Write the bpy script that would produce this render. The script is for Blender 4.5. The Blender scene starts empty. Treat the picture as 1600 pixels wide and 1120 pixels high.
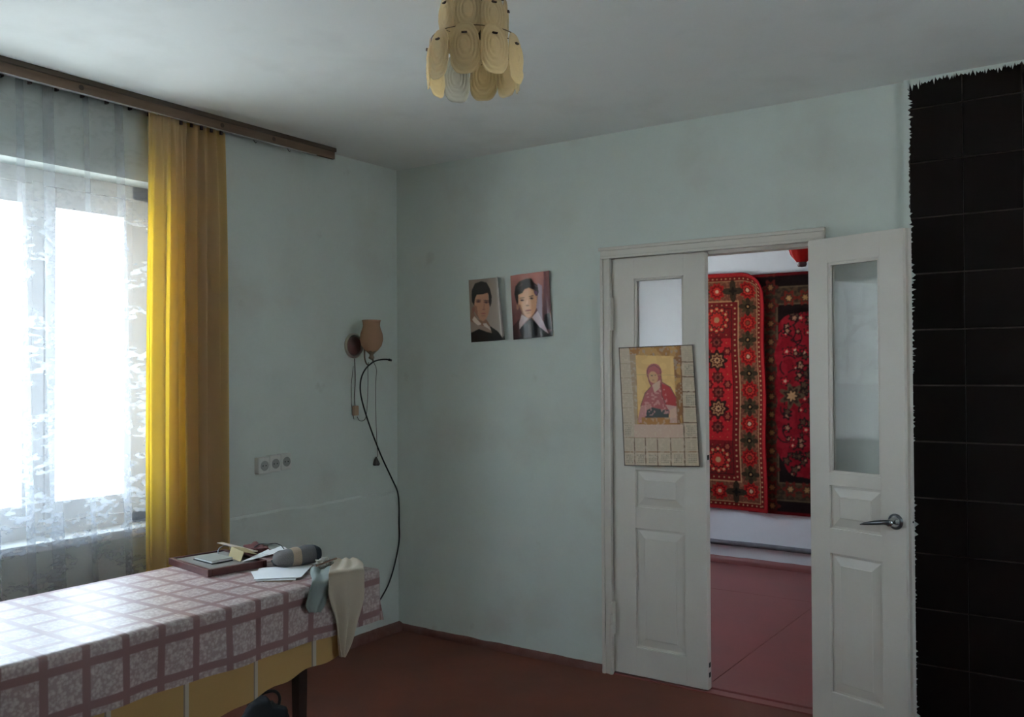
import bpy, bmesh, math, random
import numpy as np
from mathutils import Vector, Matrix, noise as mnoise

random.seed(7)
rng = np.random.default_rng(7)
SC = bpy.context.scene
COL = SC.collection
PI = math.pi

# ------------------------------------------------------------------ camera
F_PX = 1407.6
CAM = np.array([3.495, -3.909, 1.471])
YAW, PITCH, ROLL = 0.6026, 0.0150, -0.0051
fw = np.array([-math.sin(YAW) * math.cos(PITCH), math.cos(YAW) * math.cos(PITCH), math.sin(PITCH)])
rt = np.cross(fw, [0, 0, 1]); rt /= np.linalg.norm(rt)
up = np.cross(rt, fw)
rt, up = math.cos(ROLL) * rt + math.sin(ROLL) * up, -math.sin(ROLL) * rt + math.cos(ROLL) * up
cd = bpy.data.cameras.new('camera')
cam = bpy.data.objects.new('camera', cd); COL.objects.link(cam)
cd.sensor_fit = 'HORIZONTAL'; cd.sensor_width = 36.0; cd.lens = 36.0 * F_PX / 1600.0
cd.clip_start = 0.05; cd.clip_end = 500
cam.matrix_world = Matrix(((rt[0], up[0], -fw[0], CAM[0]), (rt[1], up[1], -fw[1], CAM[1]),
                           (rt[2], up[2], -fw[2], CAM[2]), (0, 0, 0, 1)))
SC.camera = cam


def px(x, y, axis, val):
    """photo pixel -> point on the plane axis=val"""
    d = fw + rt * (x - 800) / F_PX - up * (y - 560) / F_PX
    t = (val - CAM[axis]) / d[axis]
    return CAM + t * d


# ------------------------------------------------------------------ world, exposure
W = bpy.data.worlds.new('daylight'); SC.world = W; W.use_nodes = True
wn = W.node_tree.nodes; wl = W.node_tree.links
bgn = wn['Background']
tc = wn.new('ShaderNodeTexCoord'); sx = wn.new('ShaderNodeSeparateXYZ'); rp = wn.new('ShaderNodeValToRGB')
wl.new(tc.outputs['Generated'], sx.inputs[0]); wl.new(sx.outputs['Z'], rp.inputs[0]); wl.new(rp.outputs[0], bgn.inputs[0])
rp.color_ramp.elements[0].position = 0.0; rp.color_ramp.elements[0].color = (0.84, 0.92, 1.0, 1)
rp.color_ramp.elements[1].position = 0.9; rp.color_ramp.elements[1].color = (0.55, 0.73, 1.0, 1)
bgn.inputs[1].default_value = 15.0
sd_ = bpy.data.lights.new('sun', 'SUN'); sd_.energy = 95.0; sd_.angle = 0.01; sd_.color = (1.0, 0.98, 0.96)
sun = bpy.data.objects.new('sun', sd_); COL.objects.link(sun)          # shines along the window walls, lights the ground outside
sun.rotation_euler = Vector((0.0, 0.62, -0.78)).to_track_quat('-Z', 'Y').to_euler(); sun.location = (0, -12, 12)
vs = SC.view_settings
vs.view_transform = 'Standard'; vs.look = 'None'; vs.exposure = 0.0; vs.gamma = 1.0; vs.use_curve_mapping = False
SC.cycles.max_bounces = 12; SC.cycles.diffuse_bounces = 7; SC.cycles.glossy_bounces = 4
SC.cycles.transparent_max_bounces = 24; SC.cycles.transmission_bounces = 6


# ------------------------------------------------------------------ helpers
def lin(c):
    return tuple((v / 255 / 12.92) if v / 255 <= 0.04045 else ((v / 255 + 0.055) / 1.055) ** 2.4 for v in c)


def nd(m, t, **kw):
    n = m.node_tree.nodes.new(t)
    for k, v in kw.items():
        setattr(n, k, v)
    return n


def mat(name, col, rough=0.6, spec=0.4, metal=0.0, var=None, var_scale=3.0, var_amt=0.5, bump=0.0, bump_scale=40.0,
        coat=0.0, stretch=None):
    """principled material; var = second colour blended in by noise"""
    m = bpy.data.materials.new(name); m.use_nodes = True
    L = m.node_tree.links
    b = m.node_tree.nodes['Principled BSDF']
    b.inputs['Base Color'].default_value = (*col, 1); b.inputs['Roughness'].default_value = rough
    b.inputs['Specular IOR Level'].default_value = spec; b.inputs['Metallic'].default_value = metal
    b.inputs['Coat Weight'].default_value = coat
    co = nd(m, 'ShaderNodeTexCoord')
    src = co.outputs['Object']
    if stretch:
        mp = nd(m, 'ShaderNodeMapping'); mp.inputs['Scale'].default_value = stretch
        L.new(src, mp.inputs[0]); src = mp.outputs[0]
    if var is not None:
        n = nd(m, 'ShaderNodeTexNoise'); n.inputs['Scale'].default_value = var_scale
        n.inputs['Detail'].default_value = 6; n.inputs['Roughness'].default_value = 0.6
        L.new(src, n.inputs['Vector'])
        r = nd(m, 'ShaderNodeMapRange'); r.inputs[1].default_value = 0.35; r.inputs[2].default_value = 0.72
        r.inputs[4].default_value = var_amt
        L.new(n.outputs[0], r.inputs[0])
        mx = nd(m, 'ShaderNodeMixRGB'); mx.inputs[1].default_value = (*col, 1); mx.inputs[2].default_value = (*var, 1)
        L.new(r.outputs[0], mx.inputs[0]); L.new(mx.outputs[0], b.inputs['Base Color'])
    if bump:
        n2 = nd(m, 'ShaderNodeTexNoise'); n2.inputs['Scale'].default_value = bump_scale; n2.inputs['Detail'].default_value = 5
        L.new(src, n2.inputs['Vector'])
        bp = nd(m, 'ShaderNodeBump'); bp.inputs['Strength'].default_value = bump; bp.inputs['Distance'].default_value = 0.01
        L.new(n2.outputs[0], bp.inputs['Height']); L.new(bp.outputs[0], b.inputs['Normal'])
    return m


def mat_attr(name, rough=0.5, spec=0.4, bump=0.0, bump_scale=400.0):
    m = bpy.data.materials.new(name); m.use_nodes = True
    L = m.node_tree.links; b = m.node_tree.nodes['Principled BSDF']
    a = nd(m, 'ShaderNodeAttribute'); a.attribute_name = 'Col'
    L.new(a.outputs['Color'], b.inputs['Base Color'])
    b.inputs['Roughness'].default_value = rough; b.inputs['Specular IOR Level'].default_value = spec
    if bump:
        n2 = nd(m, 'ShaderNodeTexNoise'); n2.inputs['Scale'].default_value = bump_scale
        bp = nd(m, 'ShaderNodeBump'); bp.inputs['Strength'].default_value = bump; bp.inputs['Distance'].default_value = 0.004
        co = nd(m, 'ShaderNodeTexCoord'); L.new(co.outputs['Object'], n2.inputs['Vector'])
        L.new(n2.outputs[0], bp.inputs['Height']); L.new(bp.outputs[0], b.inputs['Normal'])
    return m


def mat_glass(name, tint=(0.95, 0.97, 0.96), gloss=0.06, haze=0.0):
    """thin pane: transparent with a mirror share and, where dusty, a diffuse share"""
    m = bpy.data.materials.new(name); m.use_nodes = True
    N = m.node_tree.nodes; L = m.node_tree.links; N.remove(N['Principled BSDF'])
    out = N['Material Output']
    t = nd(m, 'ShaderNodeBsdfTransparent'); t.inputs[0].default_value = (*tint, 1)
    g = nd(m, 'ShaderNodeBsdfGlossy'); g.inputs['Roughness'].default_value = 0.02
    mx = nd(m, 'ShaderNodeMixShader'); mx.inputs[0].default_value = gloss
    L.new(t.outputs[0], mx.inputs[1]); L.new(g.outputs[0], mx.inputs[2])
    last = mx
    if haze:
        d = nd(m, 'ShaderNodeBsdfDiffuse'); d.inputs[0].default_value = (0.75, 0.74, 0.72, 1)
        mh = nd(m, 'ShaderNodeMixShader'); mh.inputs[0].default_value = haze
        L.new(mx.outputs[0], mh.inputs[1]); L.new(d.outputs[0], mh.inputs[2]); last = mh
    L.new(last.outputs[0], out.inputs[0])
    return m


def mat_cloth(name, col, trans=0.35, rough=0.8, bump=0.15, scale=300.0, transcol=None):
    """woven cloth that lets some light through"""
    m = bpy.data.materials.new(name); m.use_nodes = True
    N = m.node_tree.nodes; L = m.node_tree.links
    b = N['Principled BSDF']; out = N['Material Output']
    b.inputs['Base Color'].default_value = (*col, 1); b.inputs['Roughness'].default_value = rough
    b.inputs['Specular IOR Level'].default_value = 0.2
    t = nd(m, 'ShaderNodeBsdfTranslucent'); t.inputs[0].default_value = (*(transcol or col), 1)
    mx = nd(m, 'ShaderNodeMixShader'); mx.inputs[0].default_value = trans
    L.new(b.outputs[0], mx.inputs[1]); L.new(t.outputs[0], mx.inputs[2]); L.new(mx.outputs[0], out.inputs[0])
    co = nd(m, 'ShaderNodeTexCoord'); n2 = nd(m, 'ShaderNodeTexNoise'); n2.inputs['Scale'].default_value = scale
    bp = nd(m, 'ShaderNodeBump'); bp.inputs['Strength'].default_value = bump; bp.inputs['Distance'].default_value = 0.002
    L.new(co.outputs['Object'], n2.inputs['Vector']); L.new(n2.outputs[0], bp.inputs['Height']); L.new(bp.outputs[0], b.inputs['Normal'])
    return m


class MB:
    """collects geometry for ONE mesh object"""
    def __init__(s):
        s.v = []; s.f = []; s.uv = None

    def add(s, vs_, fs_):
        o = len(s.v); s.v += [tuple(map(float, q)) for q in vs_]; s.f += [tuple(i + o for i in q) for q in fs_]; return s

    def box(s, x0, x1, y0, y1, z0, z1, bev=0.0):
        if bev <= 0:
            vs_ = [(x, y, z) for z in (z0, z1) for y in (y0, y1) for x in (x0, x1)]
            return s.add(vs_, [(0, 2, 3, 1), (4, 5, 7, 6), (0, 1, 5, 4), (2, 6, 7, 3), (0, 4, 6, 2), (1, 3, 7, 5)])
        bm = bmesh.new(); bmesh.ops.create_cube(bm, size=1)
        for v in bm.verts:
            v.co = Vector(((x0 + x1) / 2 + v.co.x * (x1 - x0), (y0 + y1) / 2 + v.co.y * (y1 - y0), (z0 + z1) / 2 + v.co.z * (z1 - z0)))
        bmesh.ops.bevel(bm, geom=bm.edges[:], offset=bev, segments=2, affect='EDGES', profile=0.6)
        return s.bm(bm)

    def bm(s, bm):
        bm.verts.index_update()
        s.add([v.co[:] for v in bm.verts], [[v.index for v in f.verts] for f in bm.faces]); bm.free(); return s

    def tube(s, pts, r, seg=8, cap=True):
        P = [Vector(q) for q in pts]; n = len(P)
        R = r if isinstance(r, (list, tuple)) else [r] * n
        d0 = (P[1] - P[0]).normalized()
        nrm = d0.orthogonal().normalized(); vs_ = []; fs_ = []
        for i in range(n):
            d = (P[min(i + 1, n - 1)] - P[max(i - 1, 0)]).normalized()
            nrm = (nrm - d * nrm.dot(d)).normalized(); bn = d.cross(nrm)
            for k in range(seg):
                a = 2 * PI * k / seg
                vs_.append(P[i] + (nrm * math.cos(a) + bn * math.sin(a)) * R[i])
        for i in range(n - 1):
            for k in range(seg):
                k2 = (k + 1) % seg
                fs_.append((i * seg + k, i * seg + k2, (i + 1) * seg + k2, (i + 1) * seg + k))
        if cap:
            fs_.append(tuple(range(seg - 1, -1, -1))); fs_.append(tuple((n - 1) * seg + k for k in range(seg)))
        return s.add(vs_, fs_)

    def lathe(s, prof, c=(0, 0, 0), seg=32, M=None, ripple=0.0, nr=8):
        """prof = [(radius, height)]; axis +z then M"""
        vs_ = []; fs_ = []; n = len(prof)
        for (r, h) in prof:
            for k in range(seg):
                a = 2 * PI * k / seg
                rr = r * (1 + ripple * math.cos(nr * a))
                q = Vector((rr * math.cos(a), rr * math.sin(a), h))
                if M is not None: q = M @ q
                vs_.append((q.x + c[0], q.y + c[1], q.z + c[2]))
        for i in range(n - 1):
            for k in range(seg):
                k2 = (k + 1) % seg
                fs_.append((i * seg + k, i * seg + k2, (i + 1) * seg + k2, (i + 1) * seg + k))
        return s.add(vs_, fs_)

    def grid(s, P, uv=None):
        """P array (nv,nu,3)"""
        nv, nu = P.shape[:2]; o = len(s.v)
        s.v += [tuple(q) for q in P.reshape(-1, 3)]
        idx = np.arange(nv * nu).reshape(nv, nu) + o
        s.f += [tuple(q) for q in np.stack([idx[:-1, :-1], idx[:-1, 1:], idx[1:, 1:], idx[1:, :-1]], -1).reshape(-1, 4).tolist()]
        if uv is not None: s.uv = uv.reshape(-1, 2)
        return s

    def build(s, name, m, parent=None, smooth=False, origin=None, col=None, solid=None, angle=None):
        me = bpy.data.meshes.new(name)
        vs_ = s.v
        if origin is not None:
            vs_ = (np.array(s.v) - np.array(origin)).tolist()
        me.from_pydata(vs_, [], s.f); me.materials.append(m)
        if smooth: me.polygons.foreach_set('use_smooth', [True] * len(me.polygons))
        if s.uv is not None:
            ul = me.uv_layers.new(name='UVMap'); li = np.zeros(len(me.loops), int); me.loops.foreach_get('vertex_index', li)
            ul.data.foreach_set('uv', s.uv[li].astype(np.float32).ravel())
        if col is not None:
            at = me.color_attributes.new('Col', 'FLOAT_COLOR', 'POINT')
            at.data.foreach_set('color', np.concatenate([col.reshape(-1, 3), np.ones((len(me.vertices), 1))], 1).astype(np.float32).ravel())
        me.update()
        o = bpy.data.objects.new(name, me); COL.objects.link(o)
        if origin is not None: o.location = origin
        if parent is not None: o.parent = parent
        if solid:
            md = o.modifiers.new('thickness', 'SOLIDIFY'); md.thickness = solid; md.offset = 0
        return o


def thing(name, label, cat, loc=(0, 0, 0), rz=0.0, group=None):
    o = bpy.data.objects.new(name, None); COL.objects.link(o)
    o.empty_display_size = 0.05
    o.location = loc; o.rotation_euler = (0, 0, rz); o['label'] = label; o['category'] = cat
    if group: o['group'] = group
    return o


def tag(o, label, cat, group=None):
    o['label'] = label; o['category'] = cat
    if group: o['group'] = group
    return o


def struct(o, label=None):
    o['kind'] = 'structure'
    if label: o['label'] = label
    return o


def copy_part(o, parent, **kw):
    c = o.copy(); COL.objects.link(c); c.parent = parent
    for k, v in kw.items(): setattr(c, k, v)
    return c


def spline(pts, n):
    """Catmull-Rom through pts -> n points"""
    P = np.array(pts, float); m = len(P)
    t = np.linspace(0, m - 1, n); i = np.clip(t.astype(int), 0, m - 2); u = (t - i)[:, None]
    g = lambda k: P[np.clip(k, 0, m - 1)]
    a, b, c, d = g(i - 1), g(i), g(i + 1), g(i + 2)
    return 0.5 * ((2 * b) + (c - a) * u + (2 * a - 5 * b + 4 * c - d) * u ** 2 + (3 * b - a - 3 * c + d) * u ** 3)


def ribbon(left, right, nu, nv, wave=None):
    A = spline(left, nv)[:, None, :]; B = spline(right, nv)[:, None, :]
    u = np.linspace(0, 1, nu)[None, :, None]
    P = A * (1 - u) + B * u
    if wave is not None:
        U, V = np.meshgrid(np.linspace(0, 1, nu), np.linspace(0, 1, nv))
        P = P + wave(U, V)
    return P


# ------------------------------------------------------------------ materials
m_wall = mat('whitewash_green', (0.655, 0.71, 0.668), 0.9, 0.15, var=(0.56, 0.59, 0.545), var_scale=1.7, var_amt=0.55, bump=0.25, bump_scale=9)
m_wall2 = mat('whitewash_white', (0.74, 0.74, 0.76), 0.9, 0.15, var=(0.62, 0.61, 0.62), var_scale=2.5, var_amt=0.5, bump=0.2, bump_scale=9)
m_ceil = mat('ceiling_whitewash', (0.76, 0.78, 0.76), 0.95, 0.1, var=(0.68, 0.69, 0.66), var_scale=1.2, var_amt=0.5, bump=0.15, bump_scale=6)
m_floor = mat('red_brown_floor_paint', (0.165, 0.050, 0.031), 0.55, 0.22, var=(0.11, 0.042, 0.028), var_scale=2.5, var_amt=0.8, bump=0.08, bump_scale=12)
m_floor2 = mat('red_floor_paint', (0.25, 0.075, 0.070), 0.42, 0.4, var=(0.19, 0.075, 0.065), var_scale=2.5, var_amt=0.7, bump=0.05, bump_scale=10)
m_gap = mat('floor_gap', (0.05, 0.02, 0.017), 0.8)
m_skirt = mat('skirting_red_brown', (0.13, 0.045, 0.034), 0.6, 0.25, var=(0.24, 0.15, 0.13), var_scale=9, var_amt=0.5)
m_door = mat('door_white_paint', (0.68, 0.635, 0.575), 0.4, 0.4, var=(0.61, 0.57, 0.51), var_scale=4, var_amt=0.5, bump=0.05, bump_scale=25)
m_win = mat('window_white_paint', (0.78, 0.77, 0.74), 0.4, 0.4)
m_glass = mat_glass('window_glass')
m_dglass = mat_glass('door_glass', (0.90, 0.90, 0.89), 0.012, 0.12)
m_wood = mat('cornice_wood', (0.19, 0.125, 0.085), 0.55, 0.35, var=(0.10, 0.066, 0.045), var_scale=5, var_amt=0.8, stretch=(6, 0.6, 6), bump=0.1, bump_scale=20)
m_wood_dark = mat('cornice_moulding_dark', (0.10, 0.075, 0.055), 0.55, 0.35, var=(0.06, 0.045, 0.035), var_scale=5, var_amt=0.7, stretch=(6, 0.6, 6))
m_knot = mat('wood_knot', (0.05, 0.03, 0.022), 0.6)
m_rail = mat('rail_aluminium', (0.6, 0.6, 0.6), 0.35, 0.5, 0.8)
m_hook = mat('hook_brown', (0.06, 0.035, 0.03), 0.5)
m_chrome = mat('chrome', (0.55, 0.56, 0.58), 0.18, 0.5, 1.0)
m_steel = mat('dark_steel', (0.12, 0.13, 0.14), 0.3, 0.5, 0.9)
m_black = mat('black_rubber', (0.012, 0.012, 0.013), 0.5, 0.4)
m_tile = mat('glazed_tile', (0.0095, 0.0050, 0.0047), 0.38, 0.16, var=(0.005, 0.004, 0.004), var_scale=4, var_amt=0.8, bump=0.05, bump_scale=7)
m_grout = mat('tile_grout', (0.115, 0.09, 0.08), 0.9, 0.1, var=(0.015, 0.012, 0.011), var_scale=14, var_amt=0.95)
m_table = mat('table_wood', (0.035, 0.016, 0.012), 0.5, 0.35)
m_plastic = mat('socket_plastic', (0.66, 0.66, 0.62), 0.45, 0.4)
m_gold = mat('dull_brass', (0.17, 0.13, 0.09), 0.4, 0.5, 0.5)
m_dark = mat('dark_hole', (0.02, 0.02, 0.02), 0.7)

def add_dirt(m, col, scale, lo, hi, amt, det=5):
    L = m.node_tree.links; b = m.node_tree.nodes['Principled BSDF']; src = b.inputs['Base Color'].links[0].from_socket
    co = nd(m, 'ShaderNodeTexCoord'); n = nd(m, 'ShaderNodeTexNoise'); n.inputs['Scale'].default_value = scale; n.inputs['Detail'].default_value = det
    L.new(co.outputs['Object'], n.inputs['Vector'])
    r = nd(m, 'ShaderNodeMapRange'); r.inputs[1].default_value = lo; r.inputs[2].default_value = hi; r.inputs[4].default_value = amt; L.new(n.outputs[0], r.inputs[0])
    mx = nd(m, 'ShaderNodeMixRGB'); mx.inputs[2].default_value = (*col, 1); L.new(src, mx.inputs[1]); L.new(r.outputs[0], mx.inputs[0]); L.new(mx.outputs[0], b.inputs['Base Color'])


add_dirt(m_wall, (0.50, 0.48, 0.42), 2.3, 0.52, 0.74, 0.42)
add_dirt(m_wall, (0.36, 0.33, 0.28), 6.0, 0.68, 0.80, 0.4, 8)
add_dirt(m_ceil, (0.58, 0.59, 0.56), 4.0, 0.5, 0.75, 0.35)

# ------------------------------------------------------------------ setting: main room
H = 2.64
XR = 4.7          # right wall
YF = -5.3         # wall behind the camera
TH = 0.35         # outer wall thickness
PW = 0.12         # partition thickness
WY0, WY1, WZ0, WZ1 = -3.30, -1.49, 0.812, 2.298     # window opening
DX0, DX1, DZ = 1.385, 2.378, 2.04                   # door hole
Y2 = 2.73                                           # far wall of the second room
XR2 = 3.6

floor = struct(MB().box(-TH, XR + 0.1, YF - 0.1, PW * 0.5, -0.1, 0).build('floor', m_floor))
ceil = struct(MB().box(-TH, XR + 0.1, YF - 0.1, Y2 + 0.2, H, H + 0.12).build('ceiling', m_ceil))


def wall_x(name, y0, y1, hole, m, TH=TH):
    b = MB(); a0, a1, z0, z1 = hole
    b.box(-TH, 0, y0, a0, 0, H); b.box(-TH, 0, a1, y1, 0, H); b.box(-TH, 0, a0, a1, 0, z0); b.box(-TH, 0, a0, a1, z1, H)
    return b


wl_ = wall_x('wall_left', YF - 0.1, 0.0, (WY0, WY1, WZ0, WZ1), m_wall)
# plaster of the lower wall stands a little proud and ends in a ragged ledge
n = 90
ys = np.linspace(-1.55, -0.002, n)
zl = 0.795 + np.array([0.012 * mnoise.noise((float(q) * 4, 0, 0)) + 0.006 * mnoise.noise((float(q) * 17, 3, 0)) for q in ys])
P = np.zeros((4, n, 3)); P[:, :, 1] = ys
P[0, :, 0] = 0.009; P[1, :, 0] = 0.009; P[1, :, 2] = zl - 0.012; P[2, :, 0] = 0.004; P[2, :, 2] = zl - 0.003; P[3, :, 0] = -0.001; P[3, :, 2] = zl
wl_.grid(P)
wall_left = struct(wl_.build('wall_left', m_wall))
b = MB()
b.box(0, DX0, 0, PW, 0, H); b.box(DX1, XR, 0, PW, 0, H); b.box(DX0, DX1, 0, PW, DZ, H)
wall_back = struct(b.build('wall_back', m_wall))
b = MB(); a0, a1, z0, z1 = -1.66, -1.04, 1.10, 2.10
b.box(XR, XR + 0.12, YF, a0, 0, H).box(XR, XR + 0.12, a1, PW, 0, H).box(XR, XR + 0.12, a0, a1, 0, z0).box(XR, XR + 0.12, a0, a1, z1, H)
struct(b.build('wall_right', m_wall))
w3 = MB()
for (q0, q1, q2, q3) in ((a0, a0 + .06, z0, z1), (a1 - .06, a1, z0, z1), (a0, a1, z0, z0 + .07), (a0, a1, z1 - .07, z1)):
    w3.box(XR + .03, XR + .08, q0, q1, q2, q3, .003)
w3 = struct(w3.build('window_3', m_win), 'small white window in the right wall')
MB().box(XR + .052, XR + .055, a0 + .05, a1 - .05, z0 + .06, z1 - .06).build('pane', m_glass, w3)
struct(MB().box(-TH, XR + 0.12, YF - 0.12, YF, 0, H).build('wall_front', m_wall))

# second room
wr = wall_x('wall_adjoining_left', 0.0, Y2 + 0.12, (1.10, 2.30, 0.95, 2.20), m_wall2, 0.16)
struct(wr.build('wall_adjoining_left', m_wall2))
wall_far = struct(MB().box(0, XR2, Y2, Y2 + 0.12, 0, H).build('wall_adjoining_far', m_wall2))
struct(MB().box(XR2, XR2 + 0.12, PW, Y2 + 0.12, 0, H).build('wall_adjoining_right', m_wall2))
b = MB().box(0, DX0 - 0.02, PW, PW + 0.012, 0, H).box(DX1 + 0.02, XR2, PW, PW + 0.012, 0, H).box(DX0 - 0.02, DX1 + 0.02, PW, PW + 0.012, DZ + 0.02, H)
struct(b.build('wall_adjoining_near', m_wall2))
floor2 = struct(MB().box(-TH, XR2 + 0.1, PW * 0.5, Y2 + 0.1, -0.1, -0.004).build('floor_adjoining', m_gap))
xs_ = [0.0, 0.62, 1.84, 3.06, XR2]
for i in range(4):
    for (ya, yb) in ((PW + 0.014, 1.9), (1.9, Y2)):
        MB().box(xs_[i] + 0.0016, xs_[i + 1] - 0.0016, ya + 0.0012, yb - 0.0012, -0.05, 0.0, 0.001).build('floor_board', m_floor2, floor2)
b = MB().box(DX0, DX1, -0.005, 0.05, -0.02, 0.006, 0.002).box(DX0, DX1, 0.056, PW + 0.012, -0.02, 0.012, 0.003)
struct(b.build('trim_3', m_floor2), 'red painted wooden door threshold')

# skirting boards
def skirt(name, p0, p1, nrm, hgt=0.034, dep=0.02, m=m_skirt):
    p0 = np.array(p0, float); p1 = np.array(p1, float); nrm = np.array(nrm, float)
    N = max(8, int(np.linalg.norm(p1 - p0) / 0.04))
    t = np.linspace(0, 1, N)
    base = p0 + (p1 - p0) * t[:, None]
    jz = np.array([0.005 * mnoise.noise((float(q[0]) * 9, float(q[1]) * 9, 5)) for q in base])
    Pk = np.zeros((5, N, 3))
    for k, (d, h) in enumerate([(dep, 0), (dep, 0.5), (dep * 0.8, 0.8), (dep * 0.35, 1.0), (-0.001, 1.04)]):
        Pk[k, :, :2] = base + nrm * d; Pk[k, :, 2] = hgt * h + (jz if h > 0.4 else -0.001)
    return struct(MB().grid(Pk).build(name, m, smooth=True))


skirt('baseboard_back', (0.0, 0.0), (1.345, 0.0), (0, -1))
skirt('baseboard_left', (0.0, 0.0), (0.0, YF), (1, 0), 0.045, 0.05)
skirt('baseboard_adjoining', (0.0, Y2), (XR2, Y2), (0, -1), 0.05, 0.025, m_floor2)

# ------------------------------------------------------------------ ground outside
struct(MB().box(-120, 120, -100, 100, -0.75, -0.7).build('ground_outside', mat('dry_ground', (0.42, 0.42, 0.41), 0.95, 0.1)))


# ------------------------------------------------------------------ windows
def window(name, y0, y1, z0, z1, cuts, label, sh=0.0, fr_r=0.035):
    """cuts: list of glass (ya, yb); frame set back in the wall"""
    xo, xi = -0.20 + sh, -0.13 + sh
    fr = struct(MB().box(xo, xi, y0 - 0.03, y0 + 0.035, z0 - 0.02, z1 + 0.02, 0.003).box(xo, xi, y1 - fr_r, y1 + 0.03, z0 - 0.02, z1 + 0.02, 0.003)
                .box(xo, xi, y0, y1, z0 - 0.02, z0 + 0.055, 0.003).box(xo, xi, y0, y1, z1 - 0.06, z1 + 0.02, 0.003)
                .build(name, m_win), label)
    for i in range(len(cuts) - 1):
        a, c = cuts[i][1], cuts[i + 1][0]
        MB().box(xo, xi + 0.004, a + 0.045, c - 0.045, z0 + 0.05, z1 - 0.05, 0.003).build('mullion', m_win, fr)
    for (a, c) in cuts:
        s = MB(); w = 0.042; za, zb = z0 + 0.06, z1 - 0.065; g = 0.082
        s.box(xo + .01, xi + .012, a - w, a, za, zb, 0.004).box(xo + .01, xi + .012, c, c + w, za, zb, 0.004)
        s.box(xo + .01, xi + .012, a, c, za, za + g, 0.004).box(xo + .01, xi + .012, a, c, zb - g, zb, 0.004)
        sash = s.build('sash', m_win, fr)
        MB().box(-0.168 + sh, -0.165 + sh, a - 0.008, c + 0.008, za + g - 0.008, zb - g + 0.008).build('pane', m_glass, sash)
        MB().box(xi + .01, xi + .02, c + w - 0.012, c + w + 0.004, za + 0.15, za + 0.22, 0.002).build('hinge', m_win, sash)
    MB().box(-0.14 + sh, 0.004, y0 - 0.0, y1 + 0.0, z0 - 0.03, z0 + 0.006, 0.006).build('window_sill', m_win, fr)
    return fr


window('window_1', WY0, WY1, WZ0, WZ1, [(-3.20, -2.93), (-2.80, -2.075), (-1.938, -1.638)], 'white wooden three-part window behind the lace curtain', 0.0, 0.10)
window('window_2', 1.10, 2.30, 0.95, 2.20, [(1.20, 1.64), (1.77, 2.20)], 'white wooden window of the second room', 0.06)

# ------------------------------------------------------------------ door: casing, two leaves
b = MB()
for (x0, x1) in ((1.347, 1.400), (2.363, 2.428)):
    b.box(x0, x1, -0.016, 0.002, 0, 2.022, 0.002); b.box(x0, x0 + 0.016, -0.024, -0.01, 0, 2.022, 0.003)
    b.box(x1 - 0.016, x1, -0.021, -0.01, 0, 2.022, 0.003)
b.box(1.347, 2.428, -0.0165, 0.002, 2.022, 2.076, 0.002); b.box(1.340, 2.432, -0.026, -0.008, 2.062, 2.078, 0.003)
b.box(1.347, 2.428, -0.021, -0.008, 2.022, 2.036, 0.003)
struct(b.build('trim_1', m_door), 'white painted door casing with stepped moulding')
b = MB().box(DX0, 1.395, 0.0, PW + 0.012, 0, DZ).box(2.368, DX1, 0.0, PW + 0.012, 0, DZ).box(DX0, DX1, 0.0, PW + 0.012, 2.028, DZ)
b.box(1.395, 1.41, 0.046, PW, 0, 2.03).box(2.353, 2.368, 0.046, PW, 0, 2.03).box(1.395, 2.368, 0.046, PW, 2.012, 2.03)
struct(b.build('trim_2', m_door), 'white painted door jamb lining')


def raised_panel(x0, x1, z0, z1, T):
    """both faces: sunk edge, bevel up to a flat field"""
    b = MB()
    for (s, yb) in ((1, 0.0), (-1, T)):
        y = lambda d: yb + s * d
        e = 0.012; f = 0.046
        R = [(x0, x1, z0, z1, 0.0125), (x0 + e, x1 - e, z0 + e, z1 - e, 0.0125), (x0 + f, x1 - f, z0 + f, z1 - f, 0.005), (x0 + f + .003, x1 - f - .003, z0 + f + .003, z1 - f - .003, 0.003)]
        vs_ = []
        for (a, c, d, g, dep) in R:
            vs_ += [(a, y(dep), d), (c, y(dep), d), (c, y(dep), g), (a, y(dep), g)]
        fs_ = []
        for k in range(3):
            for i in range(4):
                j = (i + 1) % 4
                q = (4 * k + i, 4 * k + j, 4 * k + 4 + j, 4 * k + 4 + i)
                fs_.append(q if s > 0 else q[::-1])
        q = (12, 13, 14, 15); fs_.append(q if s > 0 else q[::-1])
        b.add(vs_, fs_)
    return b


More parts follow.
